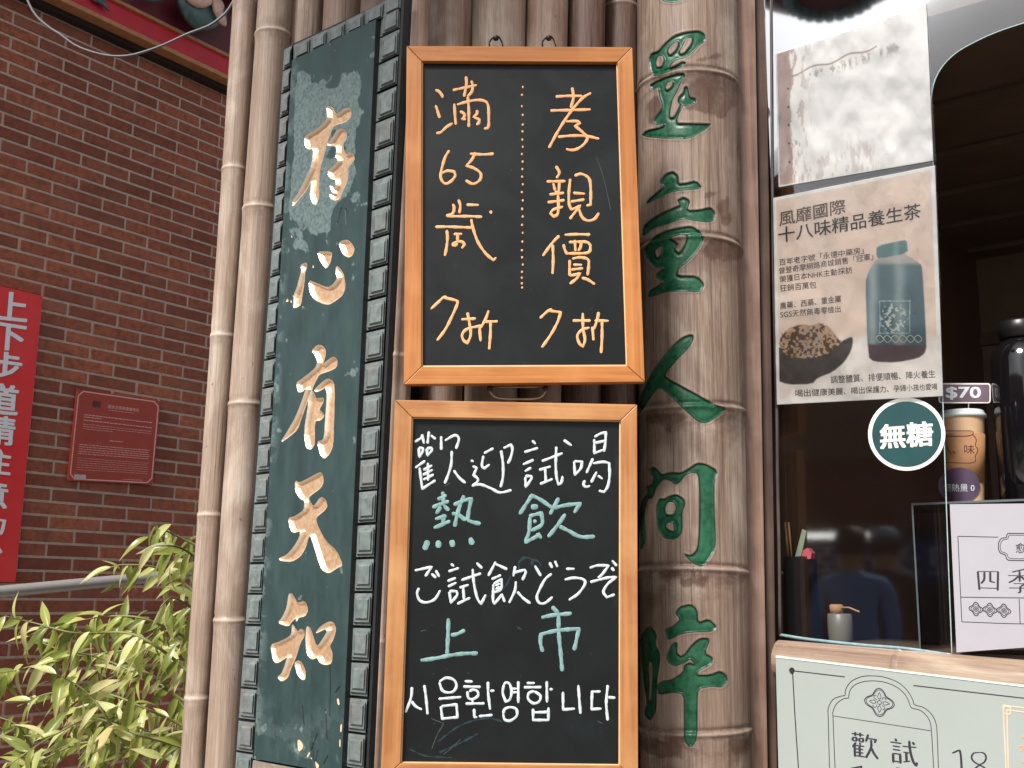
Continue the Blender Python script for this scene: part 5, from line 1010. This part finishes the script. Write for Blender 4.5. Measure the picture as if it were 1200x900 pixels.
# brass lamp shade and awning seen deeper in the shop
# ------------------------------------------------------------------ the street opposite, which the window glass mirrors
def mirror(p): d = (p-SHOP.o).dot(SHOP.n); return p-SHOP.n*(2*d)
def virt(px, py, dist): r = ray(px, py).normalized(); return mirror(CAM+r*dist)
SKIN = simple('skin', C(196,150,122), .55); HAIR = simple('black_hair', C(28,24,24), .5); BLUE = simple('blue_shirt', C(104,172,240), .7, var=.08); TROU = simple('dark_trousers', C(44,46,58), .8)
def person(px, label, shirt, cap=None, dist=5.2, hgt=1.72, px_y=700):
    base = virt(px, px_y, dist); base.z = .3; away = (base-SHOP.o); away.z = 0; away.normalize(); side = Vector((away.y, -away.x, 0))
    s = hgt/1.75; r_ = empty('person', base, label, 'person')
    P_ = lambda x, y, z: base+side*(x*s)+away*(y*s)+Vector((0,0,z*s))
    J = dict(pel=(0,0,.98), bel=(0,.01,1.12), che=(0,0,1.34), nek=(0,.01,1.50), hd=(0,.02,1.60), hd2=(0,.03,1.70), lh=(-.10,0,.94), lk=(-.11,.03,.52), la=(-.12,0,.09), lt=(-.13,.16,.04), rh=(.10,0,.94), rk=(.12,.02,.52), ra=(.14,0,.09), rt=(.15,.16,.04), ls=(-.19,0,1.42), le=(-.24,.02,1.14), lw=(-.20,.16,.93), lm=(-.18,.20,.86), rs=(.19,0,1.42), re=(.24,.02,1.14), rw=(.20,.17,.95), rm=(.18,.21,.88))
    Rd = dict(pel=.15, bel=.135, che=.155, nek=.055, hd=.088, hd2=.082, lh=.09, lk=.058, la=.04, lt=.035, rh=.09, rk=.058, ra=.04, rt=.035, ls=.065, le=.045, lw=.03, lm=.032, rs=.065, re=.045, rw=.03, rm=.032)
    E = [('pel','bel'),('bel','che'),('che','nek'),('nek','hd'),('hd','hd2'),('pel','lh'),('lh','lk'),('lk','la'),('la','lt'),('pel','rh'),('rh','rk'),('rk','ra'),('ra','rt'),('che','ls'),('ls','le'),('le','lw'),('lw','lm'),('che','rs'),('rs','re'),('re','rw'),('rw','rm')]
    for sd_ in (-1, 1):
        for i in range(4):
            nm = f'f{sd_}{i}'; J[nm] = (sd_*(.17+.012*i), .225+.004*i, .82+.006*i); Rd[nm] = .009; E.append((('lm' if sd_ < 0 else 'rm'), nm))
        nm = f't{sd_}'; J[nm] = (sd_*.15, .20, .85); Rd[nm] = .01; E.append((('lm' if sd_ < 0 else 'rm'), nm))
    ks = list(J); me = bpy.data.meshes.new('body'); me.from_pydata([tuple(P_(*J[q])-base) for q in ks], [(ks.index(a), ks.index(b)) for a, b in E], [])
    o = bpy.data.objects.new('body', me); COL.objects.link(o); md = o.modifiers.new('s', 'SKIN'); sv = me.skin_vertices[0].data
    for i, q in enumerate(ks): sv[i].radius = (Rd[q]*s, Rd[q]*s*(.75 if q in ('pel','bel','che') else 1)); sv[i].use_root = (q == 'pel')
    o.modifiers.new('u', 'SUBSURF').levels = 2; dg = bpy.context.evaluated_depsgraph_get(); dg.update(); m2 = bpy.data.meshes.new_from_object(o.evaluated_get(dg)); o.modifiers.clear(); o.data = m2; o.parent = r_
    m2.materials.clear(); [m2.materials.append(x) for x in (SKIN, shirt, TROU)]
    for p in m2.polygons:
        z = p.center.z/s; x = abs(Vector(p.center).dot(side))/s; p.material_index = 0 if z > 1.49 or (z < .92 and x > .15 and Vector(p.center).dot(away) > .1) else (1 if z > .98 else 2); p.use_smooth = True
    g = MB(); prof = [(.094,-.06),(.103,0),(.10,.05),(.075,.09),(.03,.108)]; g.lathe(P_(0,-.008,1.66), [(a*s, b*s) for a, b in prof], 20); g.build('hair', HAIR, r_, smooth=True)
    if cap: g = MB(); g.lathe(P_(0,0,1.70), [(.108*s,0),(.105*s,.04*s),(.07*s,.08*s),(.02*s,.092*s)], 20); g.build('cap', cap, r_, smooth=True)
g = MB(); pc_ = virt(1020, 700, 7.9); g.lathe((pc_.x, pc_.y, 0), [(1.75,0),(1.75,.15),(1.5,.15),(1.5,.3)], 8); tag(g.build('stone_step', gm), 'octagonal stone step in the street under the two mirrored people', 'step')
person(1000, 'person in a blue shirt seen from behind, mirrored in the dark window glass', BLUE, dist=7.2)
person(1040, 'person in a dark top and pale blue cap, mirrored in the window glass', simple('dark_top', C(60,50,56), .7), simple('pale_blue_cap', C(150,180,200), .6), dist=8.6, hgt=1.78)
ctr = virt(1010, 600, 11.0); ctr.z = 0; fwd = SHOP.o-ctr; fwd.z = 0; fwd.normalize()
fac = Plane(ctr, (-fwd.y, fwd.x)); 
if fac.n.dot(fwd) < 0: fac = Plane(ctr, (fwd.y, -fwd.x))
ob = empty('street_building', ctr, 'low building across the street with a dark red awning, only mirrored in the window glass', 'building')
g = MB(); g.pbox(fac, -5, 5, 0, 4.3, -3, 0); g.build('body', simple('old_plaster', C(120,104,92), .8, var=.2, scale=2), ob)
g = MB(); g.pbox(fac, -4.6, 4.6, .1, 2.3, .001, .02); g.build('shopfront', simple('dark_shopfront', C(38,32,34), .4, var=.3, scale=2), ob)
g = MB(); g.hexa([fac.W(-4.8,2.45,0), fac.W(4.8,2.45,0), fac.W(4.8,2.2,1.0), fac.W(-4.8,2.2,1.0)], [fac.W(-4.8,2.9,0), fac.W(4.8,2.9,0), fac.W(4.8,2.42,1.0), fac.W(-4.8,2.42,1.0)]); g.build('awning', simple('dark_red_awning', C(96,30,40), .7, var=.2, scale=3), ob)
g = MB(); g.pbox(fac, -1.9, .9, 1.75, 2.1, 1.02, 1.05); bnn = g.build('banner', simple('blue_banner', C(40,60,140), .6), ob)
V, Fc = glyphs('歡迎光臨'); mn = V.min(0); mx_ = V.max(0); mk('lettering', [fac.W(.8-2.4*(x-mn[0])/(mx_[0]-mn[0]) if False else -1.7+2.4*(x-mn[0])/(mx_[0]-mn[0]), 1.8+.25*(y-mn[1])/(mx_[1]-mn[1]), 1.056) for x, y in V], Fc, WHITEP, bnn)
for u in (-3.9,-1.2,1.6,4.0):
    g = MB(); g.pbox(fac, u-.07, u+.07, 0, 2.3, .02, .12); g.build('pillar', simple('pillar_tile', C(140,124,110), .5), ob)
g = MB(); g.tube([fac.W(-.3,2.15,.6), fac.W(.5,2.15,.6)], .03, 10); o = g.build('lamp_tube', simple('white_tube', C(235,235,230), .4, **{'Emission Color': (1,1,.95,1), 'Emission Strength': 4.}), ob)
lb = virt(975, -18, 4.6)
ln_ = empty('hanging_lantern', lb, 'dark red lantern with teal tassels over the street, mirrored atop the window glass', 'lantern')
g = MB(); g.lathe(lb+Vector((0,0,-.02)), [(.10,-.01),(.22,.015),(.33,.07),(.38,.15),(.38,.24),(.30,.34),(.1,.40)], 28); g.build('body', simple('lantern_red', C(72,36,40), .5), ln_, smooth=True)
for i in range(26):
    t = 2*math.pi*i/26; g = MB(); p0 = lb+Vector((.16*math.cos(t), .16*math.sin(t), -.0)); g.tube([p0, p0-Vector((0,0,.06))], .019, 6); g.build('tassel', TEALGL, ln_)

# ================================================================== shrub
lm = NM('leaf_green'); oi = lm.n('ObjectInfo'); f = lm.noise(lm.mapped((1,1,1)), 45, 4); cr_ = lm.n('ValToRGB'); e = cr_.color_ramp.elements; e[0].position = 0; e[0].color = (*C(120,134,66), 1); e[1].position = 1; e[1].color = (*C(208,176,124), 1)
for p_, c_ in ((.3, C(166,174,88)), (.55, C(198,202,120)), (.8, C(216,218,156)), (.92, C(222,210,150))): q = e.new(p_); q.color = (*c_, 1)
lm.l(lm.math('ADD', lm.math('MULTIPLY', oi.outputs['Random'], .9), lm.math('MULTIPLY', f, .12)), cr_.inputs[0]); tip = lm.attr('tip').outputs['Fac']
col = lm.mix(lm.math('MULTIPLY', lm.rng(lm.math('ADD', tip, lm.math('MULTIPLY', f, .4)), .95, 1.2), .8), cr_.outputs[0], C(196,150,130)); lm.col(col)
LEAF = lm.set(Roughness=.3, **{'Transmission Weight': .0, 'Subsurface Weight': .0}); 
# a leaf lets some light through
n = LEAF.node_tree; b_ = n.nodes['Principled BSDF']; tl = n.nodes.new('ShaderNodeBsdfTranslucent'); n.links.new(b_.inputs['Base Color'].links[0].from_socket, tl.inputs[0]); ms = n.nodes.new('ShaderNodeMixShader'); ms.inputs[0].default_value = .45
n.links.new(b_.outputs[0], ms.inputs[1]); n.links.new(tl.outputs[0], ms.inputs[2]); n.links.new(ms.outputs[0], n.nodes['Material Output'].inputs[0])
def leaf_mesh(curl, fold, wid):
    V = []; tp_ = []; N_ = 9
    for i in range(N_):
        t = i/(N_-1); wv = wid*math.sin(math.pi*min(1, t**.8*.97+.02))**1.0*(1-.25*t); a = curl*t; x = t*(1-.12*abs(curl)); z = -curl*.5*t*t
        for s_ in (-1,-.5,0,.5,1): V.append((x, s_*wv, z+fold*abs(s_)*wv)); tp_.append(t)
    Fc = [(i*5+j, i*5+j+1, i*5+j+6, i*5+j+5) for i in range(N_-1) for j in range(4)]
    me = bpy.data.meshes.new('leaf'); me.from_pydata(V, [], Fc); a = me.attributes.new('tip', 'FLOAT', 'POINT'); a.data.foreach_set('value', np.array(tp_, np.float32)); me.materials.append(LEAF); me.shade_smooth(); return me
LM = [leaf_mesh(c, f_, w_) for c, f_, w_ in ((.6,.35,.13),(1.1,.25,.115),(.3,.5,.145),(.8,.6,.12),(1.5,.3,.125))]
sh = empty('shrub', at(120, 900, 2.9), 'leafy yellow-green shrub with drooping narrow leaves in front of the brick wall', 'shrub'); sh.location.z = 0
STEM = simple('stem', C(118,120,70), .6, var=.2)
br_ = [ [(232,640),(215,632),(195,622),(176,614)], [(236,700),(205,676),(178,664),(140,662),(124,668)], [(240,664),(222,648),(205,640),(182,640)],
 [(240,760),(200,738),(165,724),(130,722),(100,726)], [(235,800),(190,762),(150,742),(90,742),(40,730),(6,722)], [(238,770),(180,760),(120,766),(70,772),(20,785),(-10,790)],
 [(230,830),(180,800),(120,772),(66,760),(24,740)], [(235,860),(170,830),(120,812),(60,812),(20,828)], [(230,880),(160,860),(110,842),(66,860),(34,880),(6,900)],
 [(225,840),(190,800),(160,786),(120,800),(90,836)], [(220,900),(180,862),(150,850),(120,862),(92,890)], [(236,720),(215,706),(200,700),(188,712)], [(240,910),(216,880),(190,864),(170,858)],
 [(238,810),(222,780),(205,768),(185,790)], [(180,905),(150,880),(100,870),(50,890),(10,910)], [(236,745),(218,728),(196,730),(170,750)], [(150,905),(130,850),(100,810),(66,790)], [(60,915),(40,880),(20,850),(-8,838)] ]
rl = random.Random(5); leaves = []
for bi, pth in enumerate(br_):
    d0 = rl.uniform(2.55, 3.15); sp_ = smooth_path(pth, 6, corner=170); n_p = len(sp_); pts3 = [at(x, y, d0-.12*i/n_p+.02*math.sin(i*.4)) for i, (x, y) in enumerate(sp_)]
    if len(pts3) > 2:
        root = Vector((at(262, 950, 3.0).x, 3.0, .55+.0*bi)); g = MB(); pp = [root, root.lerp(pts3[0], .6)+Vector((.02,0,.04))]+pts3; g.tube(pp, [.007,.0055]+[.0042-.003*i/len(pts3) for i in range(len(pts3))], 6); g.build('stem', STEM, sh, smooth=True)
    k0 = .8 if len(pts3) > 12 else .4
    i = 1.0
    while i < len(pts3)-1:
        j = int(i); leaves.append((pts3[j], (pts3[min(j+1, len(pts3)-1)]-pts3[j]).normalized())); i += rl.uniform(.75, 1.35)
    leaves.append((pts3[-1], (pts3[-1]-pts3[-2]).normalized()))
extra = []
for p_, t_ in leaves+leaves[::2]:
    if rl.random() < .22: extra.append((p_+Vector((rl.uniform(-.03,.03), rl.uniform(-.1,.1), rl.uniform(-.05,.02))), t_))
leaves = (leaves+extra); rl.shuffle(leaves)
def leafmat(p_, t_):
    d = Vector((t_.x*.55+rl.uniform(-.8,.55), rl.uniform(-.7,.5), -.85+rl.uniform(-.45,.8))).normalized()
    if rl.random() < .22: d = Vector((rl.uniform(-1,.6), rl.uniform(-.6,.4), rl.uniform(.1,.7))).normalized()
    up = Vector((rl.uniform(-.5,.5), rl.uniform(-1.0,-.1), rl.uniform(.2,1))); y_ = up.cross(d).normalized(); z_ = d.cross(y_); ln = rl.uniform(.05, .1)
    return Matrix.Translation(p_-sh.location) @ Matrix(((d.x,y_.x,z_.x),(d.y,y_.y,z_.y),(d.z,y_.z,z_.z))).to_4x4() @ Matrix.Diagonal((ln, ln*rl.uniform(.85,1.2), ln, 1))
for p_, t_ in leaves[:298]:
    o = bpy.data.objects.new('leaf', rl.choice(LM)); COL.objects.link(o); o.parent = sh; o.matrix_local = leafmat(p_, t_)
print('leaves', len(leaves))
VV = []; FF = []
for p_, t_ in leaves[298:]:
    M_ = leafmat(p_+Vector((0, .06, 0)), t_); me = rl.choice(LM); b0 = len(VV); VV += [tuple(M_@v.co) for v in me.vertices]; FF += [tuple(i+b0 for i in p.vertices) for p in me.polygons]
me = bpy.data.meshes.new('leaves'); me.from_pydata(VV, [], FF); me.materials.append(LEAF); me.shade_smooth(); a = me.attributes.new('tip', 'FLOAT', 'POINT'); a.data.foreach_set('value', np.tile(np.repeat(np.linspace(0,1,9),5), len(VV)//45).astype(np.float32))
o = bpy.data.objects.new('leaves', me); COL.objects.link(o); o.parent = sh; tag(o, kind='stuff')
